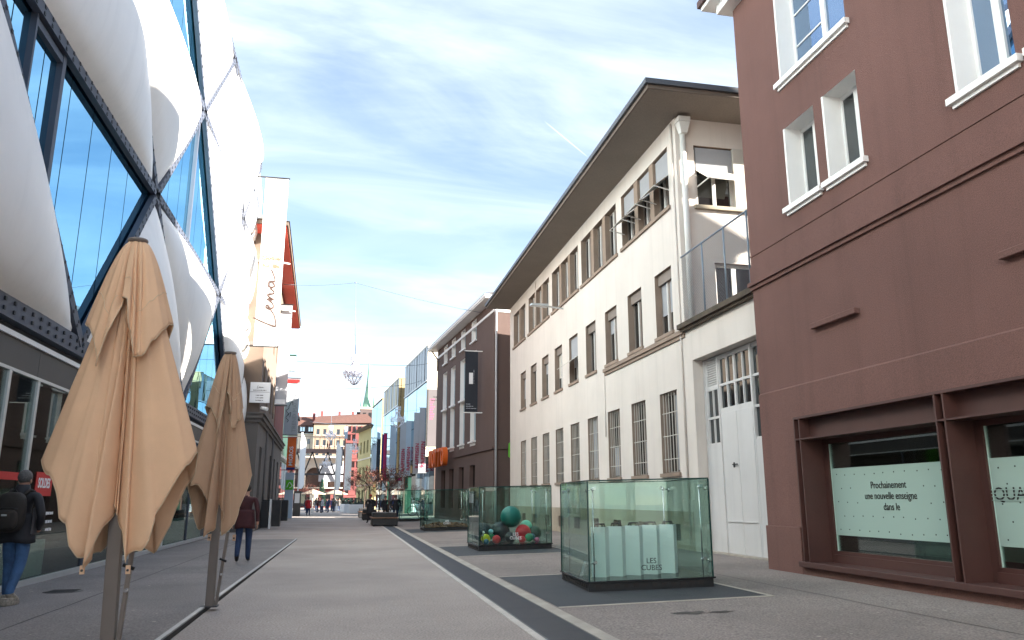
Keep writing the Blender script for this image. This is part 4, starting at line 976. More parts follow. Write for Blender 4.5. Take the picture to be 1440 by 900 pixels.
MB().fbox(F3, -0.08, 10.4, 4.33, 4.5, -0.10, 0.01).fbox(F3E, -0.1, 10, 4.33, 4.497, -0.10, 0.01).build('ledge', 'brown_far', db)
MB().fbox(F3, 0.0, L3, 12.50, 12.66, -0.04, 0.01).fbox(F3E, -0.04, 10, 12.50, 12.657, -0.04, 0.01).build('string_course', 'white', db)
MB().fbox(F3, -0.5, L3+0.6, 13.2, 13.28, -0.68, 9).build('soffit', 'white', db); MB().fbox(F3, -0.55, L3+0.65, 13.28, 13.46, -0.74, 9.1).build('eave_board', 'white', db)
mb = MB(); a, b, c, d = F3(-0.6, 13.46, -0.76), F3(L3+0.7, 13.46, -0.76), F3(L3+0.7, 13.46, 9.2), F3(-0.6, 13.46, 9.2); p, q = F3(4, 15.4, 4.2), F3(L3-4, 15.4, 4.2)
mb.quad(a, b, q, p).quad(d, a, p).quad(b, c, q).quad(c, d, p, q).build('roof', 'roof_grey', db)
MB().tube([F3E(-0.35, 13.0, -0.5), F3E(0.05, 12.6, -0.12), F3E(0.10, 12.4, -0.10), F3E(0.10, 0.2, -0.10)], 0.065, 10).build('downpipe', 'cloth_grey', db)
MB().tube([F3(L3-0.2, 13.1, -0.5), F3(L3-0.5, 12.4, -0.1), F3(L3-0.5, 11.5, -0.1)], 0.06, 8).build('downpipe', 'brown_far', db)
# orange block letters standing off the wall (shapes only as far as they can be read)
ol = thing('orange_letters', 'orange block letters standing out from the dark brown wall', 'sign', F3(13, 4.4, -0.3), -A3)
F3L = frame(BO, -u3, n3)
for i, ch in enumerate('MOTTO'):
    u = -16.3+i*1.12
    text('letter', ch, 1.75, F3L, u, 4.42, -0.55, 'orange', ol, 'LEFT', 0.18, sx=0.70 if ch != 'M' else 0.56, bold=0.045)
t = vbanner('black_banner', 'black vertical banner with a small white rectangle, on the dark brown building', 6.85, 7.66, 6.72, 10.50, 47.6, 'cloth_black', 7.95, rodm='white')
FK = frame((0, 47.55, 0), (1, 0, 0), (0, 1, 0))
MB().box(7.10, 7.34, 47.54, 47.555, 8.45, 9.15).build('white_rectangle', 'cloth_white', t); [worn_print('small_print', FK, 7.38, 7.42, 8.5+0.09*k, 0.06, 0, 'cloth_grey', t, 60+k) for k in range(10)]
for i in range(3): worn_print('small_print', FK, 6.93, 7.2+0.18*i, 7.2-0.13*i, 0.06, 0, 'cloth_grey', t, 70+i)
t = thing('hexagon_sign', 'bright green hexagonal sign just past the corner of the white building', 'sign', (9.2, 44.6, 4.3))
MB().prism([(9.55+0.62*math.cos(k*PI/3+0.5), 44.6, 4.25+0.75*math.sin(k*PI/3+0.5)) for k in range(6)], (0, 0.12, 0)).build('panel', 'green', t); MB().bar((9.6, 44.72, 4.3), (9.6, 45.1, 4.3), 0.08).build('bracket', 'black', t)
t = thing('outside_stair', 'dark ramp of steps rising beside the end of the dark brown building', 'stairs', (8.6, 44.0, 0.1))
mb = MB()
for k in range(9): mb.box(8.35+k*0.26, 8.35+(k+1)*0.26-0.002, 43.75, 44.75, 0.05, 0.26+k*0.17)
mb.build('step', 'brown_far', t)
MB().hexa([(8.3+2.4*i, y, 0.12+1.55*i+dz) for i in (0, 1) for y in (43.68, 43.74) for dz in (0, 0.32)]).build('stringer', 'black', t)

# ------------------------------------------------------------------ right: three glazed office blocks
def office(name, label, cx, cy, ln, zt, zm, zb, endm, panm, up_panels, glassm, depth=7.0, endname='end_panel'):
    o = Vector((cx, cy, 0)); t = thing(name, label, 'building', o, -A3); F = frame(o, u3, n3); E = frame(o, n3, u3)
    MB().fbox(F, 0.1, ln, zb, zt-0.1, 0.35, depth).build('core', 'interior', t)
    MB().fbox(F, -0.02, ln, zt-0.1, zt, -0.02, depth).build('parapet', endm, t)
    n = up_panels
    if n:
        w = ln/n
        for k in range(n):
            MB().fbox(F, k*w+0.12, (k+1)*w-(0.04 if k % 3 else 0.28), zm+0.08, zt-0.1, 0.0, 0.06).build('metal_panel', panm if k % 2 else 'panel_grey', t)
        MB().fbox(F, 0, ln, zm, zt-0.1, 0.2, 0.3).build('panel_back', 'interior', t)
        MB().fbox(F, 0, ln, zm-0.06, zm+0.05, -0.06, 0.06).build('floor_band', 'alu', t)
    m = max(5, int(ln/1.7)); w = ln/m
    zz = [zb, (zb+zm)/2-0.4, zm-0.06]
    for k in range(m):
        for j in range(2): MB().fbox(F, k*w+0.02, (k+1)*w-0.02, zz[j]+0.03, zz[j+1]-0.03, 0.03+0.01*((k*7+j*3) % 3), 0.07+0.01*((k*7+j*3) % 3)).build('glass_panel', glassm, t)
    MB().fbox(F, 0, ln, zb, zm, 0.2, 0.3).build('glass_back', 'interior', t)
    for j in range(5):
        z0, z1 = zb+(zt-0.1-zb)*j/5, zb+(zt-0.1-zb)*(j+1)/5
        for k in range(3): MB().fbox(E, 0.01+k*depth/3, (k+1)*depth/3-0.015, z0+0.012, z1-0.012, 0, 0.08).build(endname, endm, t)
    MB().fbox(E, 0, depth, zb, zt-0.1, 0.085, 0.1).build('end_back', 'fascia_dark', t)
    # ground floor set back
    for k in range(5): MB().fbox(F, 0.6+k*(ln-0.6)/5+0.04, 0.6+(k+1)*(ln-0.6)/5-0.04, 0.1, zb-0.25, 1.0, 1.05).build('shop_window', 'pale_glass' if k % 2 else 'dark_glass', t)
    MB().fbox(F, 0.5, ln, zb-0.25, zb, 0.3, depth).build('underside', 'fascia_dark', t)
    MB().fbox(E, 1.0, depth, 0.1, zb, 0.6, 0.65).build('end_glazing', 'green_dark', t)
    MB().fbox(E, 0.95, 1.1, 0.0, zb, 0.55, 0.7).fbox(E, 3.0, 3.15, 0.0, zb, 0.55, 0.66).build('column', 'brown_far', t)
    return t, F, E
O1, FO1, EO1 = office('glass_office_block', 'pale glazed office block with grey metal top floor and cream end wall, nearest of three', 6.72, 70.8, 13.1, 15.42, 12.1, 5.25, 'cream', 'panel_grey', 9, 'pale_glass')
O2, FO2, EO2 = office('glass_office_block', 'glazed office block with gold panels on its top floor, middle of three', 5.10, 86.3, 12.3, 14.65, 11.65, 4.3, 'gold', 'panel_gold', 9, 'pale_glass')
O3, FO3, EO3 = office('glass_office_block', 'all glass office block with an ochre end wall, farthest of three', 4.08, 104.6, 11.6, 14.7, 14.55, 4.5, 'gold', 'panel_gold', 0, 'pale_glass')
O1['group'] = O2['group'] = O3['group'] = 'glazed office blocks along the right side'
# school banner on the cream end wall
t = thing('school_banner', 'lilac grey wall banner with dark upward lettering on the cream end wall', 'banner', EO1(0.7, 7.2, -0.05), -A3)
MB().fbox(EO1, 0.12, 1.75, 6.15, 11.3, -0.06, -0.01).build('cloth', 'lilac_grey', t)
text('lettering', 'Ecole Sofia', 0.66, EO1, 1.22, 6.5, -0.065, 'text_dark', t, 'LEFT', 0.003, rot=PI/2, bold=0.006)
for k in range(9): worn_print('faded_print', EO1, 0.30, 0.55+0.1*(k % 3), 8.6+0.22*k, 0.16, -0.062, 'ball_pink', t, 80+k, 0.08)
worn_print('small_print', EO1, 0.6, 1.2, 10.6, 0.16, -0.062, 'text_dark', t, 90, 0.07); worn_print('small_print', EO1, 0.4, 1.4, 10.3, 0.12, -0.062, 'text_dark', t, 91, 0.06)
MB().fbox(EO1, 0.0, 3.0, 5.95, 6.08, -0.10, 0.0).build('light_shelf', 'cream', O1); MB().fbox(EO1, 0.0, 3.0, 11.42, 11.52, -0.08, 0.0).build('light_shelf', 'cream', O1)
GRB = 'bank banners on the glazed office blocks'
def bank(x0, x1, z0, z1, y, m, label, wx, s='RAIFFEISEN', sz=0.47):
    t = vbanner('bank_banner', label, x0, x1, z0, z1, y, m, wx, GRB, rod=0.03, rodm='alu')
    if s: text('lettering', s, sz, frame((0, y-0.05, 0), (1, 0, 0), (0, 1, 0)), (x0+x1)/2+0.05, z0+0.45, 0, 'text_red', t, 'LEFT', 0.003, rot=PI/2, bold=0.008)
    return t
bank(6.20, 6.84, 3.88, 9.65, 71.6, 'cloth_grey', 'tallest pale grey banner with crimson upward lettering, nearest the cream end wall', 6.95)
bank(5.93, 6.58, 3.90, 9.50, 74.5, 'cloth_grey', 'pale grey crimson lettered banner, second from the cream end wall', 6.6)
bank(5.52, 6.05, 3.85, 9.15, 79.0, 'cloth_blue', 'narrow bluish crimson lettered banner between the pale grey ones', 6.2)
bank(5.12, 5.78, 3.85, 9.30, 82.0, 'cloth_grey', 'pale crimson lettered banner farthest from the cream end wall', 5.9)
vbanner('pale_banner', 'plain pale bluish banner left of the bank banners', 4.40, 5.02, 3.85, 9.45, 87.5, 'cloth_blue', 5.1, 'street banners farther down')
vbanner('magenta_banner', 'magenta banner among the pale ones on the gold panelled block', 4.08, 4.82, 3.75, 9.3, 96.0, 'magenta', 5.0, 'street banners farther down')
vbanner('navy_banner', 'narrow dark blue banner behind the magenta one', 3.93, 4.3, 4.6, 9.3, 98.0, 'navy', 4.5, 'street banners farther down')
vbanner('black_street_banner', 'narrow black banner in front of the farthest glass block', 3.66, 4.2, 4.0, 9.4, 107.0, 'cloth_black', 4.3, 'street banners farther down')
vbanner('light_blue_banner', 'light blue banner left of the narrow black banner', 3.25, 3.65, 4.0, 8.8, 109.0, 'cloth_blue', 4.3, 'street banners farther down')

# yellow house
yh = thing('yellow_house', 'yellow rendered house with small windows and a wide eave, beyond the glass blocks', 'building', (3.6, 126, 0))
FYs = frame((3.55, 118.5, 0), (math.sin(R(-9)), math.cos(R(-9)), 0), (math.cos(R(-9)), -math.sin(R(-9)), 0)); FYe = frame((3.55, 118.5, 0), (math.cos(R(-9)), -math.sin(R(-9)), 0), (math.sin(R(-9)), math.cos(R(-9)), 0))
hs = [(1.2+k*2.9, 2.5+k*2.9, z, z+1.9) for k in range(4) for z in (4.6, 8.6)] + [(1.0+k*2.9, 2.7+k*2.9, 0.3, 3.0) for k in range(4)]
mb = MB(); rv = MB(); wall(mb, FYs, 0, 13, 0, 12.2, hs, 0.2, rv); wall(mb, FYe, 0, 8, 0, 12.2); mb.build('wall', 'yellow_wall', yh); reveals(rv, 'reveal', 'yellow_wall', yh)
for h in hs: MB().fbox(FYs, *h, 0.15, 0.2).build('window', 'dark_glass', yh)
for z in (3.6, 7.6): MB().fbox(FYs, -0.05, 13, z, z+0.22, -0.08, 0.01).build('string_course', 'cream', yh)
MB().fbox(FYs, -0.9, 13.6, 12.2, 12.3, -1.1, 8).build('soffit', 'soffit', yh); mb = MB()
a, b, c, d = FYs(-1, 12.3, -1.2), FYs(13.7, 12.3, -1.2), FYs(13.7, 12.3, 8), FYs(-1, 12.3, 8); p, q = FYs(3.5, 14.6, 3.5), FYs(9, 14.6, 3.5); mb.quad(a, b, q, p).quad(d, a, p).quad(b, c, q).quad(c, d, p, q).build('roof', 'roof_tile', yh)

# ------------------------------------------------------------------ the far end: bridge, arches, hill houses, church
def farm(name, label, cat, loc, group=None): return thing(name, label, cat, loc, 0, group)
br = farm('footbridge', 'dark steel truss footbridge crossing high over the end of the street', 'bridge', (-4, 170, 11))
MB().box(-14, 3.2, 169, 172, 11.1, 11.9).build('deck', 'tower', br); MB().box(-14, 3.2, 168.9, 169.2, 6.55, 6.9).build('lower_chord', 'black', br)
mb = MB(); x = -13.5; k = 0
while x < 3: mb.bar((x, 169, 6.8 if k % 2 else 11.2), (x+1.55, 169, 11.2 if k % 2 else 6.8), 0.28); x += 1.55; k += 1
mb.build('truss', 'black', br)
mb = MB().box(-14, 3.2, 168.95, 169.02, 14.3, 14.5)
for i in range(18): mb.box(-14+i, -13.9+i, 168.95, 169.02, 11.9, 14.3)
mb.build('railing', 'fascia_dark', br)
ar = farm('arcade', 'pale stone arcade with tall round arches under the footbridge', 'building', (-4, 174, 0))
def arch_hole(cx, w, zt): return [(cx-w/2, 0.0), *[(cx+w/2*math.cos(PI-PI*k/10), zt-w/2+w/2*math.sin(PI*k/10)) for k in range(11)], (cx+w/2, 0.0)]
FA = frame((0, 174, 0), (1, 0, 0), (0, 1, 0)); mb = MB(); rvm = MB(); xs = [-14.5, -7.5, -2.2, 3.2]
centres = [(-11.0, 3.6), (-6.9, 3.8), (-2.2, 3.8), (2.4, 3.8)]
prev = -18
for cx, w in centres:
    H = arch_hole(cx, w, 8.3); mb.quad(FA(prev, 0), FA(cx-w/2, 0), FA(cx-w/2, 10), FA(prev, 10))
    pts = H[1:-1]
    for i in range(len(pts)-1): mb.quad(FA(*pts[i]), FA(*pts[i+1]), FA(pts[i+1][0], 10), FA(pts[i][0], 10))
    rvm = MB()
    for i in range(len(H)-1): rvm.quad(FA(*H[i]), FA(*H[i+1]), FA(*H[i+1], 1.6), FA(*H[i], 1.6))
    rvm.build('arch_reveal', 'stone_pale', ar)
    prev = cx+w/2
mb.quad(FA(prev, 0), FA(8, 0), FA(8, 10), FA(prev, 10)); mb.build('front', 'stone_pale', ar)
MB().box(-18, 8, 176, 180, 0, 9.8).build('rear_wall', 'tower', ar); MB().box(-18, 8.2, 173.7, 180, 10, 10.6).build('coping', 'stone_pale', ar)
cv = farm('canvas_awning', 'long grey canvas hung across the arches under the footbridge', 'awning', (-4, 171.8, 6)); MB().hexa([(-5.9+5.2*i, 171.6+0.3*k, 5.3+3.7*k+dz) for i in (0, 1) for k in (0, 1) for dz in (0, 0.05)]).build('canvas', 'cloth_grey', cv); MB().bar((-5.9, 171.9, 9.02), (-0.7, 171.9, 9.02), 0.12).build('rail', 'alu', cv)
rf = farm('red_brick_shops', 'low row of red brick shop fronts beneath the arches', 'building', (-4, 172, 0))
MB().box(-16, 5, 172.3, 173.6, 0, 3.9).build('wall', 'brick_red', rf); MB().box(-16, 5, 171.6, 173.6, 3.9, 4.15).build('canopy', 'cream', rf)
for k in range(8): MB().box(-15+k*2.5, -13.3+k*2.5, 172.2, 172.32, 0.3, 3.2).build('shop_window', 'dark_glass' if k % 3 else 'cream', rf)
rb = farm('red_lattice_tower', 'tall red scaffold like block with dark gaps right of the footbridge', 'building', (1.3, 164, 0))
MB().box(-0.6, 3.4, 164.5, 168, 0, 16.3).build('core', 'tower', rb)
for j in range(9):
    MB().box(-0.75, 3.5, 164.1, 164.5, 0.2+j*1.8, 0.75+j*1.8).build('deck', 'brick_red', rb)
for k in range(5): MB().box(-0.7+k*1.0, -0.45+k*1.0, 164.2, 164.48, 0, 16.4).build('upright', 'brick_red', rb)
for j in range(4): MB().box(0.3+0.9*(j % 2), 1.7+0.9*(j % 2), 164.0, 164.15, 2.5+3.6*j, 3.9+3.6*j).build('panel', 'brick_red', rb)
hb = farm('hill_house', 'long peach apartment house on the hill with a red tiled roof and skylights', 'building', (-3, 300, 15))
FH = frame((0, 300, 0), (1, 0, 0), (0, 1, 0)); hs = []
for k in range(8):
    for z in (17.5, 21.2, 25.2): hs.append((-12.0+k*2.45, -10.85+k*2.45, z, z+2.1))
mb = MB(); rv = MB(); wall(mb, FH, -13, 9, 0, 29.3, hs, 0.4, rv); mb.build('wall', 'peach_wall', hb); reveals(rv, 'reveal', 'peach_wall', hb)
for h in hs:
    w = MB().fbox(FH, *h, 0.3, 0.36).build('window', 'dark_glass', hb); MB().fbox(FH, h[0]-0.2, h[1]+0.2, h[2]-0.25, h[2], -0.15, 0.3).build('sill', 'stone_pale', w)
MB().fbox(FH, -13, 9, 24.2, 24.6, -0.3, 0.01).build('string_course', 'stone_pale', hb)
mb = MB(); a, b, c, d = (-13.6, 299.2, 29.3), (9.8, 299.2, 29.9), (9.8, 314, 29.9), (-13.6, 314, 29.3); p, q = (-12.0, 306, 32.6), (6.2, 306, 33.9); mb.quad(a, b, q, p).quad(b, c, q).quad(d, a, p).quad(c, d, p, q).build('roof', 'roof_tile', hb)
for k in range(5):
    x = -9.0+k*2.45; MB().hexa([(x+1.1*i, 301.6+2.2*j, 30.65+0.035*x+1.25*j+0.15*dz) for i in (0, 1) for j in (0, 1) for dz in (0, 1)]).build('skylight', 'magenta' if k == 3 else 'pale_glass', hb)
for x in (-11, -4.5, 0.5): MB().box(x, x+0.9, 306, 307, 32, 34.6).build('chimney', 'brick_red', hb)
h2 = farm('dormer_house', 'taller house at the left of the hill row, with dark dormers in a brown roof', 'building', (-18, 304, 15))
mb = MB(); rv = MB(); hs = [(-24.5+k*2.3, -23.4+k*2.3, z, z+1.9) for k in range(5) for z in (18, 22)]; FH2 = frame((0, 304, 0), (1, 0, 0), (0, 1, 0)); wall(mb, FH2, -26, -13.2, 0, 25.8, hs, 0.4, rv); mb.build('wall', 'cream', h2); reveals(rv, 'reveal', 'cream', h2)
for h in hs: MB().fbox(FH2, *h, 0.3, 0.36).build('window', 'dark_glass', h2)
MB().hexa([(x, y, z) for x in (-26.4, -12.9) for y, z in ((303.4, 25.8), (303.4, 25.9), (306.5, 29.0), (306.5, 29.1))]).build('lower_roof', 'fascia_dark', h2)
MB().hexa([(x, y, z) for x in (-26.4, -12.4) for y, z in ((305.9, 28.8), (305.9, 29.2), (311, 32.6), (311, 32.9))]).build('upper_roof', 'roof_tile', h2)
for x in (-22, -18.2, -15.2):
    w = MB().box(x, x+2.0, 302.9, 306, 26.3, 28.5).build('dormer', 'tower', h2); MB().box(x+0.2, x+0.9, 302.8, 302.92, 26.6, 28.1).build('pane', 'pale_glass', w); MB().box(x+1.1, x+1.8, 302.8, 302.92, 26.6, 28.1).build('pane', 'pale_glass', w)
for x in (-20, -14): MB().box(x, x+1, 308, 309, 30, 34).build('chimney', 'brick_red', h2)
hl = MB()
for i in range(12):
    for j in range(4):
        f = lambda i, j: (-120+i*22, 175+j*60, (-0.2, 5.0, 12.0, 15.0, 16.0)[j])
        hl.quad(f(i, j), f(i+1, j), f(i+1, j+1), f(i, j+1))
struct('hillside', hl, 'earth', merge=True)
ch = farm('church_tower', 'dark stone church tower with a slender green copper spire and corner pinnacles', 'church', (8, 380, 30))
MB().box(4.6, 11.4, 377, 384, 20, 43.6).build('tower', 'tower', ch); MB().box(4.3, 11.7, 376.7, 384.3, 43.6, 44.6).build('gallery', 'stone_pale', ch)
MB().lathe((7.9, 380.5, 44.6), [(2.75, 0), (2.2, 2.0), (1.35, 7.5), (0.75, 13.5), (0.30, 20.0), (0.02, 25.5)], 8, smooth=False).build('spire', 'copper', ch)
for x in (5.0, 10.9):
    for y in (377.4, 383.6): MB().lathe((x, y, 44.6), [(0.55, 0), (0.5, 2.2), (0.02, 7.0)], 6, smooth=False).build('pinnacle', 'copper', ch)
MB().tube([(7.9, 380.5, 70), (7.9, 380.5, 72.5)], 0.08, 5).bar((7.4, 380.5, 71.7), (8.4, 380.5, 71.7), 0.14).build('cross', 'tower', ch)
for x in (6.0, 8.6): MB().box(x, x+1.3, 376.9, 377.05, 37, 42).build('belfry_window', 'black', ch)
MB().hexa([(3+14*i, 384+10*j, 38+(4 if (j == 0) else 0)*k+k*1.0) for i in (0, 1) for j in (0, 1) for k in (0, 1)]).build('nave_roof', 'roof_tile', ch)

# feather flags, tall flags, far white planters, sunshades
def feather(x, y, z0, zt, w, m, label, pole='white'):
    t = farm('feather_flag', label, 'flag', (x, y, 0), 'white flags at the end of the street')
    MB().tube([(x, y, 0), (x, y, zt*0.75), (x+0.05, y, zt*0.93), (x+0.28*w, y, zt)], [0.11, 0.09, 0.07, 0.05], 8).build('pole', pole, t)
    mb = MB(); n = 16; P = []
    for j in range(n+1):
        b = j/n; z = z0+(zt-z0)*b; ww = w*min(1.0, math.sqrt(max(0, 1-b))*2.4)*(1 if b > 0.04 else 0.6+10*b)
        P.append(((x, y-0.03, z), (x+ww, y-0.03-0.10*math.sin(3*b), z)))
    for j in range(n): mb.quad(P[j][0], P[j][1], P[j+1][1], P[j+1][0], smooth=True)
    mb.build('cloth', m, t); return t
feather(-7.4, 128, 3.2, 11.9, 0.85, 'cloth_white', 'tall white flag at the left, beside the low red shop row')
feather(-1.85, 128, 3.0, 10.5, 0.8, 'cloth_white', 'white feather flag with a curved top, middle of the three')
t = farm('feather_flag', 'widest white flag, on a thin orange brown pole right of the footbridge', 'flag', (-0.62, 128, 0), 'white flags at the end of the street')
MB().tube([(-0.58, 128, 0), (-0.58, 128, 12.6)], 0.09, 8).build('pole', 'wood', t); MB().box(-0.48, 0.55, 127.95, 128.0, 3.0, 10.2).build('cloth', 'cloth_white', t); MB().bar((-0.58, 128, 10.3), (0.6, 128, 10.3), 0.1).build('arm', 'wood', t); MB().box(-0.75, -0.25, 127.9, 128, 11.0, 12.9).build('top_plate', 'cloth_blue', t)
t = vbanner('dark_flag', 'narrow dark flag hanging left of the widest white flag', -1.55, -1.0, 7.6, 11.2, 150, 'cloth_black', -0.8, rodm='white')
PL_ = None
for i, (x, y) in enumerate(((1.25, 92), (0.7, 98), (0.2, 104), (-0.3, 110), (-0.8, 116))):
    lab = ['nearest white box planter in the row at the street end, with small dark shrubs', 'second white box planter from the near end of the row', 'middle white box planter of the row', 'fourth white box planter from the near end of the row', 'farthest white box planter, by the crowd'][i]
    t = farm('white_planter', lab, 'planter', (x, y, 0), 'white planters in a row')
    MB().box(x-0.95, x+0.95, y-0.6, y+0.6, 0, 1.0).build('box', 'cloth_white', t, bevel=0.03); MB().box(x-0.85, x+0.85, y-0.5, y+0.5, 0.98, 1.03).build('soil', 'earth', t)
    mb = MB(); random.seed(40+i)
    for k in range(150):
        c = Vector((x+random.uniform(-.8, .8), y+random.uniform(-.4, .4), 1.0+random.random()**1.5*0.75)); a = Vector((random.uniform(-1, 1), random.uniform(-1, 1), random.uniform(-1, 1))).normalized()*0.10; b = Vector((random.uniform(-1, 1), random.uniform(-1, 1), random.uniform(-1, 1))).normalized()*0.08
        mb.quad(c-a, c+b, c+a, c-b)
    stuff(mb.build('shrub', 'bench' if i % 2 else 'ball_forest', t))
for i, (x, y, lab) in enumerate(((-5.6, 140, 'open beige sunshade left of the crowd, under the footbridge'), (-1.9, 142, 'open beige sunshade in the middle of the crowd'))):
    t = farm('open_sunshade', lab, 'sunshade', (x, y, 0), 'open sunshades by the crowd'); MB().tube([(x, y, 0), (x, y, 3.2)], 0.05, 8).build('pole', 'alu', t)
    MB().lathe((x, y, 2.45), [(2.1, 0), (2.1, 0.12), (0.1, 0.85), (0.0, 0.9)], 8, smooth=False).build('canopy', 'sunshade', t)
t = farm('conifer', 'narrow dark conifer standing between the two sunshades', 'tree', (-4.2, 141, 0)); MB().tube([(-4.2, 141, 0), (-4.2, 141, 1)], 0.15, 6).build('trunk', 'bark', t)
mb = MB(); random.seed(3)
for k in range(700):
    z = random.random(); r = 0.95*(1-z)**0.8*random.random()**0.4; a = random.random()*2*PI; c = Vector((-4.2+r*math.cos(a), 141+r*math.sin(a), 0.6+4.4*z)); d = Vector((math.cos(a), math.sin(a), -0.5))*0.28; e = Vector((-math.sin(a), math.cos(a), 0.1))*0.12
    mb.quad(c-e, c+d, c+e)
mb.build('crown', 'ball_forest', t)
t = farm('dark_stele', 'dark upright information stele on the left near the woman in red', 'sign', (-4.5, 78, 0)); MB().box(-4.85, -4.2, 77.8, 78.2, 0, 2.3).build('slab', 'bench', t, bevel=0.03); MB().box(-4.75, -4.3, 77.78, 77.8, 1.2, 2.1).build('screen', 'cloth_grey', t)
# litter bins by the grey building
for i, (x, y, lab) in enumerate(((-3.85, 43.6, 'pair of dark waste boards with a pale post, nearest the grey building corner'), (-4.3, 55.5, 'dark waste boards farther along the grey wall'))):
    t = farm('waste_station', lab, 'bin', (x, y, 0), 'waste stations along the grey wall')
    MB().hexa([(x-0.45+0.38*a-0.0*b, y-0.3+0.6*c, 0.05+1.35*b) for a in (0, 1) for c in (0, 1) for b in (0, 1)]).build('left_board', 'bench', t, bevel=0.02); MB().hexa([(x+0.10+0.42*a, y-0.3+0.6*c, 0.12+1.3*b) for a in (0, 1) for c in (0, 1) for b in (0, 1)]).build('right_board', 'bench', t, bevel=0.02)
    MB().box(x-0.03, x+0.07, y-0.36, y-0.28, 0, 1.5).build('post', 'white', t); MB().box(x-0.4, x+0.5, y-0.2, y+0.2, 1.40, 1.46).build('lid', 'black', t)

# ------------------------------------------------------------------ glass display cubes
GRC = 'glass display cubes along the drain'
def cube(x0, x1, y0, y1, ztop, label, shade='text_dark', letters=True, slots=True):
    zb = gz(x0); t = thing('display_cube', label, 'glass display case', (x0, y0, zb), 0, GRC); g = gz
    def H(a, b, c, d, z0, z1, name, m, bevel=0.0, par=None): return MB().hexa([(x, y, gz(x)+z) for x in (a, b) for y in (c, d) for z in (z0, z1)]).build(name, m, par or t, bevel)
    base = H(x0, x1, y0, y1, 0.0, 0.135, 'base', 'black')
    H(x0-0.03, x1+0.03, y0-0.03, y1+0.03, 0.135, 0.160, 'base_rim', 'black_gloss')
    mb = MB()
    for k in range(12):
        a = x0+0.10+(x1-x0-0.2)*k/12; mb.hexa([(x, y, gz(x)+z) for x in (a, a+0.085) for y in (y0-0.012, y0-0.002) for z in (0.05, 0.105)])
        b = y0+0.10+(y1-y0-0.2)*k/12; mb.hexa([(x, y, gz(x0)+z) for x in (x0-0.012, x0-0.002) for y in (b, b+0.085) for z in (0.05, 0.105)])
    stuff(mb.build('slots', 'interior', base))
    T = 0.014; h = ztop-zb
    pane = [(x0, x1, y0, y0+T), (x0, x1, y1-T, y1), (x0, x0+T, y0+T+.004, y1-T-.004), (x1-T, x1, y0+T+.004, y1-T-.004)]
    for i, (a, b, c, d) in enumerate(pane):
        p = MB().hexa([(x, y, (gz(x)+z if z < 0.5 else gz(x)+h)) for x in (a, b) for y in (c, d) for z in (0.16, 1.0)]).build('glass_pane', 'cube_glass', t)
        H(a-0.002, b+0.002, c-0.002, d+0.002, h+0.001, h+0.022, 'glass_edge', 'edge_glass', 0, p)
    for x, y in ((x0+0.006, y0-0.004), (x1-0.006, y0-0.004), (x0-0.004, y1-0.006)):
        MB().hexa([(x+a, y+b, gz(x)+z) for a in (-0.012, 0.012) for b in (-0.008, 0.008) for z in (0.16, h)]).build('corner_edge', 'edge_glass', t)
    for x, sx in ((x0+0.12, 1), (x1-0.12, -1)):
        for y, sy in ((y0+0.12, 1), (y1-0.12, -1)):
            zc = gz(x)
            MB().tube([(x, y, zc+0.16), (x, y, zc+h-0.10)], 0.011, 8).build('rod', 'chrome', t)
            for z in (h-0.13, 0.42):
                mb = MB(); c = Vector((x, y, zc+z)); mb.ball(c, 0.028, 10)
                mb.bar(c, (x, y-sy*0.10, c.z+0.02), 0.016).bar(c, (x-sx*0.10, y, c.z-0.02), 0.016)
                mb.tube([(x, y-sy*0.095, c.z+0.02), (x, y-sy*0.115, c.z+0.02)], 0.03, 10).tube([(x-sx*0.095, y, c.z-0.02), (x-sx*0.115, y, c.z-0.02)], 0.03, 10)
                mb.build('clamp', 'chrome', t)
    if letters:
        F = frame((0, y0-0.006, 0), (1, 0, 0), (0, 1, 0)); cx = x0+(x1-x0)*0.50
        text('lettering', 'LES', 0.118, F, cx, zb+0.46, 0, shade, t, 'CENTER', 0.002); text('lettering', 'CUBES', 0.118, F, cx, zb+0.355, 0, shade, t, 'CENTER', 0.002)
    return t
c1_ = cube(3.78, 5.83, 12.35, 14.38, 1.72, 'nearest glass display cube, holding five white shopping bags, by the gate')
cube(3.72, 5.85, 22.68, 24.75, 1.79, 'glass display cube filled with coloured balls, second from the camera', 'text_white')
cube(3.63, 5.77, 38.0, 40.0, 1.90, 'glass display cube with a bed of brown wood chips, third from the camera', 'text_white')
cube(3.64, 5.6, 55.9, 57.9, 2.10, 'farthest glass display cube, with a white bicycle inside', 'text_white', False)
c1_.rotation_euler = (0, 0, R(-3.2))
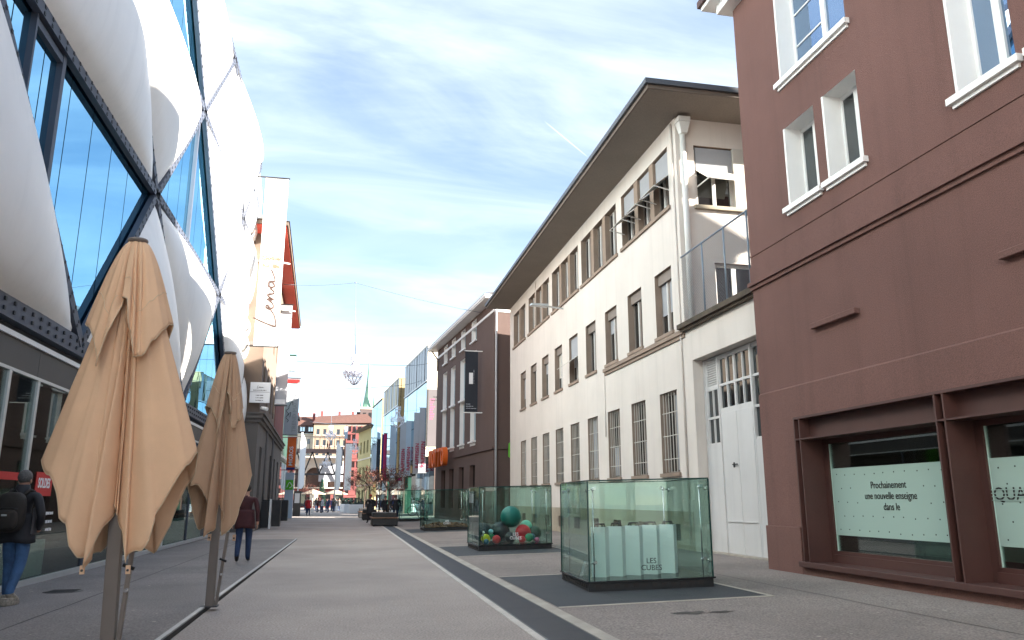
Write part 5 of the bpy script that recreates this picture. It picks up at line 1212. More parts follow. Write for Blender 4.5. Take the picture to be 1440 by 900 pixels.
# five white paper bags
random.seed(21)
bagx = [3.98, 4.28, 4.60, 4.92, 5.24]
for i, x in enumerate(bagx):
    lab = ['white paper bag with black handle, leftmost in the nearest glass cube', 'second white paper bag from the left in the nearest glass cube', 'middle white paper bag of five in the nearest glass cube', 'fourth white paper bag from the left in the nearest glass cube', 'rightmost white paper bag in the nearest glass cube'][i]
    z = gz(x)+0.162; y = 12.78+0.03*i; a = R(-38); t = thing('shopping_bag', lab, 'bag', (x+0.2, y+0.2, z), a, 'white paper bags in the glass cube')
    m = mw(t); mb = MB(); w, d, h = 0.125, 0.09, 0.80
    P = lambda px, py, pz: m @ Vector((px, py, pz))
    ring = [[P(-w, -d, z), P(w, -d, z), P(w+0.0, 0, z) if 0 else P(w, d, z), P(-w, d, z)] for z in (0, h)]
    for k in range(4): mb.quad(ring[0][k], ring[0][(k+1) % 4], ring[1][(k+1) % 4], ring[1][k])
    mb.quad(*ring[0]); 
    for k in range(4):
        q = [P(s*(w-0.006), e*(d-0.006), h) for s, e in ((-1, -1), (1, -1), (1, 1), (-1, 1))]
        mb.quad(ring[1][k], ring[1][(k+1) % 4], q[(k+1) % 4], q[k])
        q2 = [P(s*(w-0.006), e*(d-0.006), 0.1) for s, e in ((-1, -1), (1, -1), (1, 1), (-1, 1))]
        mb.quad(q[k], q[(k+1) % 4], q2[(k+1) % 4], q2[k])
    mb.build('bag_body', 'cloth_white', t)
    mb = MB()
    for s in (-1, 1): mb.tube([P(-0.07, s*(d-0.02), h-0.02), P(-0.06, s*(d-0.04), h+0.045), P(0.06, s*(d-0.04), h+0.045), P(0.07, s*(d-0.02), h-0.02)], 0.014, 6)
    mb.build('handle', 'black', t)
t = thing('small_stand', 'small clear white easel leaning in the left corner of the nearest glass cube', 'stand', (3.95, 13.3, 0.19)); MB().bar((3.90, 13.2, 0.19), (4.0, 13.25, 0.42), 0.05, 0.01).bar((3.98, 13.35, 0.19), (4.0, 13.25, 0.42), 0.03, 0.01).build('leg', 'cloth_white', t)
# balls
balls = [(4.86, 0.00, 0.315, 'teal', 'large teal ball resting on top of the dark balls in the glass cube', 0.42), (4.05, 0.2, 0.29, 'black', 'large black ball at the left of the glass cube', 0), (4.55, 0.10, 0.30, 'black', 'large black ball under the teal ball', 0), (5.20, -0.15, 0.24, 'red', 'large red ball in the middle right of the glass cube', 0.03), (5.38, 0.25, 0.19, 'mint', 'mint green ball behind the red one', 0.24), (5.62, 0.1, 0.205, 'forest', 'dark forest green ball at the right of the cube', 0.03), (5.28, -0.62, 0.125, 'green', 'mid green ball at the front, right of the lettering', 0.02), (3.99, -0.62, 0.135, 'yellow', 'yellow ball at the front left of the glass cube', 0.02), (4.30, -0.66, 0.125, 'red', 'small bright red ball at the front left of the cube', 0.0), (4.20, -0.3, 0.075, 'sky', 'small sky blue ball above the yellow one', 0.26), (3.98, -0.78, 0.08, 'petrol', 'small petrol blue ball in front of the yellow one', 0.0), (4.25, -0.1, 0.09, 'green', 'small green ball between the yellow and red ones', 0.1), (5.50, -0.66, 0.075, 'pink', 'small pink ball at the front right', 0.0), (3.98, -0.3, 0.04, 'white', 'tiny white ball at the far left', 0.28), (5.05, -0.72, 0.10, 'red', 'small red ball below the lettering, partly behind it', 0.0), (5.42, -0.35, 0.10, 'petrol', 'bluish small ball between the green and forest balls', 0.05), (4.75, -0.45, 0.16, 'black', 'smaller black ball below the teal one', 0.0)]
for x, dy, r, c, lab, dz in balls:
    y = 23.72+dy; z = gz(x)+0.162+r+dz; o = MB().ball((0, 0, 0), r, 24).build('ball', 'ball_'+c); o.location = (x, y, z); tag(o, lab, 'ball', 'coloured balls in the glass cube')
# chips
mb = MB(); random.seed(9)
for k in range(1500):
    x, y = random.uniform(3.72, 5.68), random.uniform(38.08, 39.9); h = 0.13*math.sin(PI*min(1, max(0, (x-3.7)/2.0)))**0.4*(0.7+0.6*noise.noise(Vector((x*2.2, y*2.2, 0))))+0.02
    c = Vector((x, y, gz(x)+0.165+h*random.uniform(0.4, 1.2))); a = Vector((random.uniform(-1, 1), random.uniform(-1, 1), random.uniform(-.6, .6))).normalized()*0.075; b = Vector((random.uniform(-1, 1), random.uniform(-1, 1), random.uniform(-.6, .6))).normalized()*0.05
    mb.quad(c-a, c+b, c+a, c-b)
mb.hexa([(x, y, gz(x)+z) for x in (3.68, 5.72) for y in (38.05, 39.95) for z in (0.162, 0.20)])
o = mb.build('wood_chips', 'chips'); o['kind'] = 'stuff'
# white bicycle tipped on its rear wheel
bi = thing('bicycle', 'white bicycle standing upright inside the farthest glass cube', 'bicycle', (4.9, 56.7, 0.25))
def wheel(c, r, name):
    mb = MB(); mb.tube([(c[0]+r*math.cos(2*PI*k/24), c[1], c[2]+r*math.sin(2*PI*k/24)) for k in range(25)], 0.028, 6, cap=False); o = mb.build(name, 'black', bi)
    m2 = MB()
    for k in range(10): m2.tube([c, (c[0]+r*math.cos(2*PI*k/10), c[1], c[2]+r*math.sin(2*PI*k/10))], 0.006, 3)
    m2.build('spokes', 'chrome', o)
A, B = (4.55, 56.7, 0.72), (5.25, 56.7, 0.55); wheel(A, 0.33, 'wheel'); wheel(B, 0.33, 'wheel')
mb = MB(); bbk, st, hd = (4.95, 56.7, 0.75), (5.1, 56.7, 1.25), (4.55, 56.7, 1.45)
for p, q in ((A, hd), (hd, st), (hd, bbk), (st, bbk), (bbk, B), (st, B)): mb.tube([p, q], 0.035, 8)
mb.build('frame', 'white', bi); MB().tube([(4.5, 56.45, 1.62), hd, (4.5, 56.95, 1.62)], 0.025, 6).build('handlebar', 'alu', bi); MB().ball((5.13, 56.7, 1.33), 0.12, 10, (1.1, 0.6, 0.35)).build('saddle', 'black', bi)

# ------------------------------------------------------------------ chandeliers on span wires
def chandelier(cx, y, z, s, label, simple=False):
    """z = bottom of the bowl, s = scale (1 = 1.4 m wide)"""
    t = thing('street_chandelier', label, 'chandelier', (cx, y, z), 0, 'street chandeliers hung on span wires'); S = lambda a, b, c: (cx+a*s, y+b*s, z+c*s)
    rnd = random.Random(int(y)); n = 8 if simple else 14
    mb = MB(); r0 = 0.019*s
    for zc, rr in ((0.82, 0.62), (0.62, 0.66), (1.70, 0.24), (1.42, 0.20)): mb.tube([S(rr*math.cos(2*PI*k/28), rr*math.sin(2*PI*k/28), zc) for k in range(29)], r0*1.6, 5, cap=False)
    for k in range(n):
        a = 2*PI*k/n; f = lambda r, zz: S(r*math.cos(a), r*math.sin(a), zz)
        mb.tube([f(0.03, 0.02), f(0.16, 0.06), f(0.30, 0.24), f(0.52, 0.38), f(0.66, 0.62)], r0*1.4, 5)
        mb.tube([f(0.20, 1.42), f(0.19, 1.2), f(0.27, 1.0), f(0.62, 0.82)], r0, 5)
        mb.tube([f(0.12, 1.25), f(0.24, 1.55), f(0.28, 1.80), f(0.20, 1.86)], r0, 5)
        mb.tube([f(0.62, 0.7), f(0.72, 0.74), f(0.74, 0.92), f(0.66, 0.98)], r0*1.2, 5)
    mb.tube([S(0, 0, 0.0), S(0, 0, 1.95)], r0*1.6, 6); mb.build('frame', 'crystal', t)
    mb = MB()
    for k in range(90 if simple else 800):
        a = rnd.random()*2*PI; zz = rnd.random()
        if zz < 0.6: rr, h = rnd.uniform(0.2, 0.70), rnd.uniform(0.60, 0.98)
        else: h = rnd.uniform(0.95, 1.5); rr = 0.30-0.24*(h-0.95)+rnd.uniform(-.04, .03)
        c = Vector(S(rr*math.cos(a), rr*math.sin(a), h)); q = 0.030*s*rnd.uniform(0.6, 1.5)
        mb.quad(c+Vector((0, 0, q*1.6)), c+Vector((q, 0, 0)), c-Vector((0, 0, q*1.6)), c-Vector((q, 0, 0))); mb.quad(c+Vector((0, 0, q*1.6)), c+Vector((0, q, 0)), c-Vector((0, 0, q*1.6)), c-Vector((0, q, 0)))
    for k in range(10):
        a = 2*PI*k/10
        for rr, h in ((0.70, 0.98), (0.25, 1.86)): mb.tube([S(rr*math.cos(a), rr*math.sin(a), h), S(rr*math.cos(a), rr*math.sin(a), h+0.13)], 0.022*s, 5)
    stuff(mb.build('crystals', 'crystal', t))
    return t
chandelier(0.14, 48.0, 8.24, 0.95, 'pale lilac chandelier hanging alone against the sky, nearest and largest')
chandelier(-2.72, 120, 10.0, 1.15, 'white chandelier hanging in front of the hill house', True)
chandelier(0.92, 124, 8.3, 1.2, 'white chandelier hanging before the red lattice tower', True)
chandelier(4.35, 74, 8.05, 1.0, 'pale chandelier hanging in front of the glazed office blocks', True)
chandelier(-3.3, 128, 6.4, 1.0, 'small white chandelier below the footbridge deck', True)
def span(name, pts, r, label, drop=None):
    t = thing(name, label, 'cable', pts[0]); P = []
    for (a, b) in zip(pts[:-1], pts[1:]):
        a, b = Vector(a), Vector(b)
        for k in range(8): P.append(a.lerp(b, k/8)-Vector((0, 0, 0.10*math.sin(PI*k/8))))
    P.append(Vector(pts[-1])); MB().tube(P, r, 5).build('wire', 'cable', t)
    if drop: MB().tube([drop[0], drop[1]], r*1.1, 5).build('drop_wire', 'cable', t); MB().ball(drop[0], r*3, 8).build('joint', 'cable', t); MB().ball(Vector(drop[0]).lerp(Vector(drop[1]), 0.72), r*2.6, 8).build('joint', 'cable', t)
span('span_wire', [(-4.35, 48, 14.3), (-0.05, 48, 14.66), (8.0, 48, 13.1)], 0.017, 'thin wire across the street carrying the nearest chandelier', ((-0.05, 48, 14.66), (0.14, 48, 10.08)))
span('span_wire', [(-5.0, 62, 12.0), (4.5, 60, 11.6), (6.8, 60.5, 12.2)], 0.018, 'thin wire crossing the sky behind the nearest chandelier')
span('span_wire', [(-5.4, 74, 11.3), (4.35, 74, 12.0), (6.6, 74, 12.6)], 0.02, 'wire carrying the chandelier by the office blocks', ((4.35, 74, 12.0), (4.35, 74, 10.0)))
span('span_wire', [(-6, 120, 15.2), (-2.72, 120, 14.8), (4.0, 120, 15.2)], 0.025, 'far wire carrying the chandelier before the hill house', ((-2.72, 120, 14.8), (-2.72, 120, 12.2)))
span('span_wire', [(-6, 124, 13.2), (0.92, 124, 12.8), (4.2, 124, 13.2)], 0.025, 'far wire carrying the chandelier before the red tower', ((0.92, 124, 12.8), (0.92, 124, 10.6)))

# ------------------------------------------------------------------ parasols
def interp(tab, x):
    for (a, *va), (b, *vb) in zip(tab[:-1], tab[1:]):
        if a <= x <= b:
            t = (x-a)/(b-a) if b > a else 0; t = t*t*(3-2*t)
            return [p+(q-p)*t for p, q in zip(va, vb)]
    return list(tab[-1][1:])
def canopy(name, x, y, z0, tab, ztop, rtop, seed, material, parent, folds, amp, nt=260, nz=56, power=1.0, flare=0.0, seam=None, hemdrop=0.10, creases=()):
    """cloth hanging in folds from a ring: tab gives hem radius and hem height by angle (0 = +x, 90 = towards the camera)"""
    mb = MB(); rnd = random.Random(seed); ph = [rnd.uniform(0, 2*PI) for _ in range(8)]
    for j in range(nz+1):
        t = j/nz
        for i in range(nt):
            a = 360*i/nt; R_, zh = interp(tab, a); A = R(a)
            f = 0.0
            for k, (n, w) in enumerate(folds): f += w*(1-2*abs(math.sin(0.5*(n*A+ph[k]+0.9*math.sin(2*A+ph[k+1])+0.5*t)))**0.8)
            g = 0.25+0.75*t
            rad = rtop+(R_-rtop)*t**power+flare*t*t
            side = abs(math.cos(A+0.12*math.sin(3*A+seed)))**3.0
            cr = sum(dp*math.exp(-((a-ca-6*math.sin(2.2*t+ca))/wd)**2) for ca, wd, dp in creases)
            rad += amp*f*g*(1-0.90*side)-cr*min(1.0, 0.25+1.3*t)*min(1.0, rad/0.16)
            rad = max(rad, 0.055)
            rad += 0.007*noise.noise(Vector((3*math.cos(A), 3*math.sin(A), 5*t+seed)))*t
            z = ztop+(zh-ztop)*t-hemdrop*f*t**5*(1-side)
            mb.v.append((x+rad*math.cos(A), y-rad*math.sin(A)*0.92, z0+z))
    for j in range(nz):
        for i in range(nt):
            i2 = (i+1) % nt; mb.f.append((j*nt+i, j*nt+i2, (j+1)*nt+i2, (j+1)*nt+i)); mb.sm.append(True)
    o = mb.build(name, material, parent); sm = o.modifiers.new('thickness', 'SOLIDIFY'); sm.thickness = 0.006; sm.offset = 0
    for tt in (seam or []):
        ring = [Vector(mb.v[int(tt*nz)*nt+i % nt]) for i in range(nt+1)]; c = Vector((x, y, 0))
        ring = [p+(Vector((p.x-x, p.y-y, 0)).normalized()*0.005) for p in ring]
        MB().tube(ring, 0.0035, 4, cap=False).build('seam', 'thread', o)
    ring = [Vector(mb.v[nz*nt+i % nt]) for i in range(nt+1)]; MB().tube(ring, 0.0055, 5, cap=False).build('hem', 'thread', o)
    return o
def parasol(x, y, zg, s, mtl, label, seed, yaw=0.0, sw=1.0, lift=lambda z: z):
    t = thing('folded_parasol', label, 'parasol', (x, y, zg), 0, 'folded parasols on the left pavement'); z0 = zg
    zs = lambda v: v*s
    hem = [(0, .74, 1.84), (14, .70, 1.70), (32, .52, 1.25), (46, .46, 0.86), (58, .40, 0.72), (66, .34, 1.02), (78, .24, 1.22), (92, .25, 1.24), (104, .34, 1.05), (116, .42, 0.74), (128, .50, 0.80), (142, .52, 1.15), (162, .68, 1.62), (180, .74, 1.80), (200, .66, 1.5), (225, .5, .8), (250, .34, .9), (270, .26, 1.2), (292, .34, .9), (315, .5, .8), (340, .68, 1.55), (360, .74, 1.84)]
    top = [(0, .36, 3.20), (20, .35, 3.12), (40, .34, 2.98), (58, .33, 2.80), (68, .32, 2.78), (80, .28, 3.08), (90, .27, 3.38), (104, .29, 3.36), (116, .33, 3.05), (130, .36, 2.72), (146, .37, 2.98), (165, .40, 3.14), (180, .43, 3.20), (205, .36, 3.05), (230, .32, 2.75), (270, .25, 3.1), (310, .32, 2.75), (340, .37, 3.1), (360, .40, 3.20)]
    def rot(T, lf=lambda z: z):
        T = [(a, r*s*sw, lf(z*s)) for a, r, z in T]
        if not yaw: return T
        out = []
        for k in range(0, 361, 4): out.append((k, *interp(T, (k+yaw) % 360)))
        return out
    canopy('canopy', x, y, z0, rot(hem, lift), zs(4.02), zs(.055), seed, mtl, t, ((5, .40), (9, .55), (15, .25)), .105*s, power=.92, creases=[(c-yaw, w, d*s) for c, w, d in ((40, 5, .05), (54, 5, .10), (68, 4.5, .12), (80, 2.2, .06), (90, 4, .11), (103, 4.5, .14), (118, 5, .11), (134, 6, .08), (150, 6, .04))])
    canopy('vent_flap', x, y, z0, rot(top), zs(4.12), zs(.075), seed+5, mtl, t, ((4, .5), (7, .5)), .055*s, creases=[(c-yaw, w, d*s) for c, w, d in ((50, 4, .04), (72, 4, .07), (84, 3, .04), (108, 4, .08), (136, 5, .05))], nt=200, nz=26, power=.62, flare=.02*s, seam=(.62,))
    MB().lathe((x, y, z0), [(0, zs(4.15)), (.10*s, zs(4.145)), (.105*s, zs(4.125)), (.085*s, zs(4.10)), (.02, zs(4.08))], 24).build('cap', 'taupe', t)
    MB().box(x-.065*s, x+.065*s, y-.05*s, y+.05*s, z0, z0+zs(4.08)).build('pole', 'taupe', t, bevel=0.006)
    xs = x+.17*s; MB().bar((x+.10*s, y-.03, z0+.02), (x+.20*s, y-.05, z0+zs(1.15)), .052*s, .04).build('crank_arm', 'taupe', t, bevel=0.004)
    MB().tube([(x+.155*s, y-.08, z0+zs(.50)), (x+.155*s, y-.11, z0+zs(.50))], .02*s, 12).build('knob', 'chrome', t)
    mb = MB().tube([(x+.165*s, y-.07, z0+zs(.72)), (x+.175*s, y-.13, z0+zs(.72))], .013*s, 8).tube([(x+.12*s, y-.13, z0+zs(.745)), (x+.225*s, y-.13, z0+zs(.70))], .018*s, 8); mb.build('crank_handle', 'black', t)
    MB().box(x-.13*s, x+.13*s, y-.13*s, y+.13*s, z0, z0+.012).build('base_plate', 'iron', t)
    for (a, r, z) in ((58, .40, .72), (116, .42, .74)):
        A = R(a-yaw); c = Vector((x+r*s*math.cos(A), y-r*s*math.sin(A)*.92, z0+lift(z*s))); MB().box(c.x-.02, c.x+.02, c.y-.012, c.y+.012, c.z-.05, c.z+.03).build('hem_tab', mtl, t); MB().tube([(c.x, c.y-.012, c.z-.015), (c.x, c.y-.02, c.z-.015)], .012, 10).build('eyelet', 'iron', t)
    return t
lean = parasol(-2.22, 8.79, 0.055, 1.0, 'parasol1', 'folded tan parasol with hanging canvas folds, nearest the camera', 4)
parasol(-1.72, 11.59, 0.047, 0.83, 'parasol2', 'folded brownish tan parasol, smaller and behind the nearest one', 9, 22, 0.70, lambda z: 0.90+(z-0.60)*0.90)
lean.rotation_euler = (0, R(-1.9), 0)

# ------------------------------------------------------------------ people
def skin_body(joints, bones, sub=2):
    """one continuous figure grown from a skeleton; bones carry the material index"""
    names = list(joints); me = bpy.data.meshes.new('sk'); ix = {n: i for i, n in enumerate(names)}
    me.from_pydata([joints[n][0] for n in names], [(ix[a], ix[b]) for a, b, m in bones], [])
    o = bpy.data.objects.new('sk', me); COL.objects.link(o)
    md = o.modifiers.new('skin', 'SKIN'); md.use_smooth_shade = True; md.branch_smoothing = 0.4
    for i, n in enumerate(names):
        r = joints[n][1]; r = r if isinstance(r, tuple) else (r, r); me.skin_vertices[0].data[i].radius = r; me.skin_vertices[0].data[i].use_root = (i == 0)
    sb = o.modifiers.new('sub', 'SUBSURF'); sb.levels = sub; sb.render_levels = sub
    dg = bpy.context.evaluated_depsgraph_get(); out = bpy.data.meshes.new_from_object(o.evaluated_get(dg)); bpy.data.objects.remove(o)
    segs = [(Vector(joints[a][0]), Vector(joints[b][0]), m) for a, b, m in bones]
    for p in out.polygons:
        best = None
        for a, b, m in segs:
            d = b-a; t = max(0, min(1, (p.center-a).dot(d)/d.length_squared)); q = (p.center-(a+d*t)).length
            if best is None or q < best[0]: best = (q, m)
        p.material_index = best[1]; p.use_smooth = True
    return out
def figure(h=1.75, step=0.0, arms='down', wide=1.0, lean=0.0, face=True):
    """standing or walking figure facing +y; materials 0 coat, 1 trousers, 2 skin, 3 shoes"""
    k = h/1.75; J = {}
    def j(n, x, y, z, r): J[n] = (Vector((x*k*wide, y*k+lean*z*k, z*k)), tuple(v*k for v in r) if isinstance(r, tuple) else r*k)
    j('pelvis', 0, 0, .96, (.165*wide, .115)); j('waist', 0, .01, 1.12, (.150*wide, .110)); j('chest', 0, .0, 1.32, (.180*wide, .120)); j('neck0', 0, -.01, 1.47, (.085, .08)); j('neck', 0, .01, 1.53, .058); j('head', 0, .025, 1.62, (.076, .092)); j('crown', 0, .02, 1.69, (.066, .080))
    for s, n in ((-1, 'l'), (1, 'r')):
        st = step*s
        j('hip'+n, s*.09, .01, .90, .104); j('knee'+n, s*.095, .04+st*.45, .50, .078); j('ankle'+n, s*.10, -.02+st-(.05 if st < 0 else 0), .10+(.05 if st < 0 else 0), .058); j('toe'+n, s*.11, .15+st, .04+(.0 if st < 0 else 0), .040)
        j('sh'+n, s*.185, -.005, 1.43, .070)
        if arms == 'pocket': j('el'+n, s*.285, -.06, 1.16, .056); j('wr'+n, s*.21, .08, .97, .045); j('ha'+n, s*.185, .10, .93, .035)
        elif arms == 'swing': j('el'+n, s*.24, -.03-st*.3, 1.15, .052); j('wr'+n, s*.25, .06-st*.7, .91, .036); j('ha'+n, s*.25, .08-st*.75, .82, .032)
        else: j('el'+n, s*.25, -.02, 1.15, .052); j('wr'+n, s*.25, .04, .90, .036); j('ha'+n, s*.245, .06, .81, .032)
    B = [('pelvis', 'waist', 0), ('waist', 'chest', 0), ('chest', 'neck0', 0), ('neck0', 'neck', 2), ('neck', 'head', 2), ('head', 'crown', 2)]
    for n in 'lr': B += [('pelvis', 'hip'+n, 1), ('hip'+n, 'knee'+n, 1), ('knee'+n, 'ankle'+n, 1), ('ankle'+n, 'toe'+n, 3), ('chest', 'sh'+n, 0), ('sh'+n, 'el'+n, 0), ('el'+n, 'wr'+n, 0), ('wr'+n, 'ha'+n, 2)]
    return J, B
def hair_cap(J, m, parent, k=1.0, long=False):
    c, cr = J['head'][0], J['crown'][0]; mb = MB(); p = c.lerp(cr, 0.6)+Vector((0, -.012*k, .012*k))
    mb.ball(p, .102*k, 16, (.90, 1.06, .98))
    if long: mb.ball(c+Vector((0, -.05*k, -.07*k)), .09*k, 12, (1, .7, 1.3))
    vs = [v for v in mb.v]; mb2 = MB(); 
    mb.v = [(x, y, z if z > c.z-.02*k or y < c.y-.02*k else z) for x, y, z in vs]
    keep = [f for f in mb.f if not (sum(mb.v[i][1] for i in f)/4 > c.y+.045*k and sum(mb.v[i][2] for i in f)/4 < c.z+.055*k)]
    mb.sm = [True]*len(keep); mb.f = keep
    return mb.build('hair', m, parent)
def face_bits(J, parent, k=1.0):
    c = J['head'][0]; mb = MB()
    mb.ball(c+Vector((0, .098*k, -.005*k)), .017*k, 8, (.8, 1.2, 1.3)); [mb.ball(c+Vector((s*.082*k, -.005*k, 0)), .026*k, 8, (.4, .8, 1.2)) for s in (-1, 1)]
    mb.build('nose_and_ears', 'skin', parent)
    m2 = MB(); [m2.ball(c+Vector((s*.033*k, .085*k, .018*k)), .010*k, 6) for s in (-1, 1)]; m2.tube([c+Vector((-.025*k, .088*k, -.045*k)), c+Vector((.025*k, .088*k, -.045*k))], .006*k, 4); m2.build('eyes_and_mouth', 'hair_dark', parent)
def person(loc, rz, label, mats, h=1.75, step=0.0, arms='down', wide=1.0, hair='hair_dark', longhair=False, group=None, detail=1, skirt=None):
    J, B = figure(h, step, arms, wide); t = thing('person', label, 'person', loc, rz, group); k = h/1.75
    me = skin_body(J, B, 2 if detail > 1 else 1)
    for m in mats: me.materials.append(M[m])
    o = bpy.data.objects.new('body', me); COL.objects.link(o); o.parent = t; MW[o.name] = mw(t)
    MI = mw(t)
    sv = MB.build
    class LB(MB):
        def build(s, name, material, parent=None, bevel=0.0, **kw):
            s.v = [tuple(MI @ Vector(p)) for p in s.v]; return MB.build(s, name, material, parent, bevel, **kw)
    globals()['_LB'] = LB
    # hair and a coat hem that stands off the hips
    old = MB
    hb_ = hair_cap_local(J, hair, t, k, longhair, LB)
    coat_skirt(J, mats[0], t, k, wide, LB, skirt or 0.20)
    return t, J, LB
def hair_cap_local(J, m, parent, k, long, LB):
    c, cr = J['head'][0], J['crown'][0]; mb = LB(); p = c.lerp(cr, 0.6)+Vector((0, -.012*k, .010*k)); mb.ball(p, .100*k, 18, (.90, 1.07, 1.0))
    if long: mb.ball(c+Vector((0, -.05*k, -.06*k)), .09*k, 12, (1, .7, 1.4))
    keep = [f for f in mb.f if not (sum(mb.v[i][1] for i in f)/4 > c.y+.035*k and sum(mb.v[i][2] for i in f)/4 < c.z+.060*k) and sum(mb.v[i][2] for i in f)/4 > c.z-(.16 if long else .055)*k]
    mb.f = keep; mb.sm = [True]*len(keep); o = mb.build('hair', m, parent)
    mb = LB(); mb.ball(c+Vector((0, .100*k, -.005*k)), .018*k, 8, (.8, 1.2, 1.3)); [mb.ball(c+Vector((s*.080*k, -.005*k, -.005*k)), .026*k, 8, (.4, .8, 1.25)) for s in (-1, 1)]; mb.build('nose_and_ears', 'skin', parent)
    mb = LB(); [mb.ball(c+Vector((s*.032*k, .088*k, .018*k)), .010*k, 6) for s in (-1, 1)]; mb.tube([c+Vector((-.025*k, .090*k, -.045*k)), c+Vector((.025*k, .090*k, -.045*k))], .006*k, 4); mb.build('eyes_and_mouth', 'hair_dark', parent)
    return o
def coat_skirt(J, m, parent, k, wide, LB, drop):
    mb = LB(); n = 28; P = J['waist'][0]; zt, zb = P.z+.06*k, J['pelvis'][0].z-drop*k; rows = 6
    for j_ in range(rows+1):
        f = j_/rows; z = zt+(zb-zt)*f; rx, ry = (.178+.030*f)*k*wide, (.140+.028*f)*k
        for i in range(n):
            a = 2*PI*i/n; w = 1+.03*f*math.sin(5*a+1)
            mb.v.append((P.x+rx*w*math.cos(a), P.y+ry*w*math.sin(a)+.005, z+.012*f*math.sin(3*a)))
    for j_ in range(rows):
        for i in range(n): i2 = (i+1) % n; mb.f.append((j_*n+i, j_*n+i2, (j_+1)*n+i2, (j_+1)*n+i)); mb.sm.append(True)
    o = mb.build('coat_hem', m, parent); s = o.modifiers.new('thickness', 'SOLIDIFY'); s.thickness = .012*k; s.offset = -1
# the man with the backpack, walking away along the shop fronts
t, J, LB = person((-4.47, 12.45, lz(12.4)), R(-8), 'grey haired man in black jacket and blue jeans walking away with a backpack', ['jacket', 'jeans', 'skin', 'shoe'], 1.78, -0.16, 'pocket', 1.12, 'hair', detail=2, skirt=.17)
k = 1.78/1.75
mb = LB()
for s in (-1, 1): mb.hexa([(s*.10*k+a, .17-.13*s+b, z) for a in (-.055, .055) for b in (-.16, .15) for z in (0.0, .035)]) if False else None
for s, n in ((-1, 'l'), (1, 'r')):
    a, q = J['ankle'+n][0], J['toe'+n][0]; d = (q-a); d.z = 0; d.normalize(); c = a+d*.05; zb = max(0.0, q.z-.045)
    for (f0, f1, w0, w1, h0, h1) in ((-.13, .02, .046, .052, .11, .10), (.02, .17, .052, .040, .10, .055)):
        sd = Vector((-d.y, d.x, 0)); mb.hexa([tuple(Vector((c.x, c.y, 0))+d*f+sd*e*w+Vector((0, 0, zb+z*hh))) for f, w, hh in ((f0, w0, h0), (f1, w1, h1)) for e in (-1, 1) for z in (0, 1)])
mb.build('sneakers', 'shoe', t, bevel=0.012)
mb = LB(); mb.lathe(J['neck0'][0]+Vector((0, 0, -.03)), [(.115, 0), (.10, .06), (.085, .13), (.08, .13), (.09, .05)], 20); mb.build('collar', 'jacket', t)
mb = LB()
for s in (-1, 1): mb.hexa([(s*.205+a*s, y, z) for a in (-.015, .03) for y in (-.07, .07) for z in (.90, 1.28)])
mb.build('side_panel', 'jacket_grey', t, bevel=0.02)
# his backpack: a thing of its own
T = mw(t); t2 = thing('backpack', 'dark olive backpack on the back of the man in blue jeans', 'backpack', T @ Vector((0, -.2, 1.0)), R(-8))
def bp(mb): mb.v = [tuple(T @ Vector(p)) for p in mb.v]; return mb
def pillow(cx, cy, cz, rx, ry, rz, p=3.2, n=22):
    mb = MB()
    for i in range(n+1):
        th = PI*i/n
        for j in range(2*n):
            ph = PI*j/n; e = 2/p
            f = lambda c: math.copysign(abs(c)**e, c)
            mb.v.append((cx+rx*f(math.sin(th))*f(math.cos(ph)), cy+ry*f(math.sin(th))*f(math.sin(ph)), cz+rz*f(math.cos(th))))
    for i in range(n):
        for j in range(2*n): j2 = (j+1) % (2*n); mb.f.append((i*2*n+j, (i+1)*2*n+j, (i+1)*2*n+j2, i*2*n+j2)); mb.sm.append(True)
    return mb
bp(pillow(0, -.235, 1.22, .185, .105, .27)).build('main_bag', 'pack', t2); bp(pillow(0, -.335, 1.12, .150, .055, .135)).build('front_pocket', 'pack', t2)
bp(MB().tube([(-.14, -.335, 1.26), (-.08, -.345, 1.275), (.08, -.345, 1.275), (.14, -.335, 1.26)], .006, 5)).build('zip', 'black', t2)
bp(MB().hexa([(x, y, z) for x in (-.035, .035) for y in (-.395, -.385) for z in (1.17, 1.195)])).build('badge', 'alu', t2)
mb = MB()
for s in (-1, 1): mb.tube([(s*.10, -.16, 1.45), (s*.12, -.06, 1.52), (s*.125, .06, 1.50), (s*.14, .14, 1.34)], [.022, .024, .024, .02], 6)
bp(mb).build('strap', 'pack', t2); bp(MB().tube([(-.03, -.17, 1.47), (0, -.18, 1.52), (.03, -.17, 1.47)], .008, 5)).build('grab_loop', 'black', t2)
# the man behind the second parasol
t, J, LB = person((-2.30, 19.75, lz(19.7)), R(4), 'man in dark red jacket walking away, half hidden behind the second parasol', ['maroon', 'jeans_dark', 'skin', 'shoe_dark'], 1.76, .13, 'swing', 1.12, 'hair_dark', detail=2)
mb = LB()
for s, n in ((-1, 'l'), (1, 'r')):
    h = J['ha'+n][0]; w = J['wr'+n][0]; d = (h-w).normalized()
    for q in range(4): p0 = h+Vector((s*.006, -.024+.016*q, 0))+d*.01; mb.tube([p0, p0+d*(.05-.004*abs(q-1.5))+Vector((-s*.006, 0, 0)), p0+d*(.085-.008*abs(q-1.5))+Vector((-s*.022, .004, 0))], [.0095, .0085, .006], 6)
    p0 = w+d*.03+Vector((-s*.01, .028, 0)); mb.tube([p0, p0+d*.03+Vector((-s*.008, .018, 0)), p0+d*.06+Vector((-s*.014, .02, 0))], [.011, .009, .007], 6)
mb.build('fingers', 'skin', t)
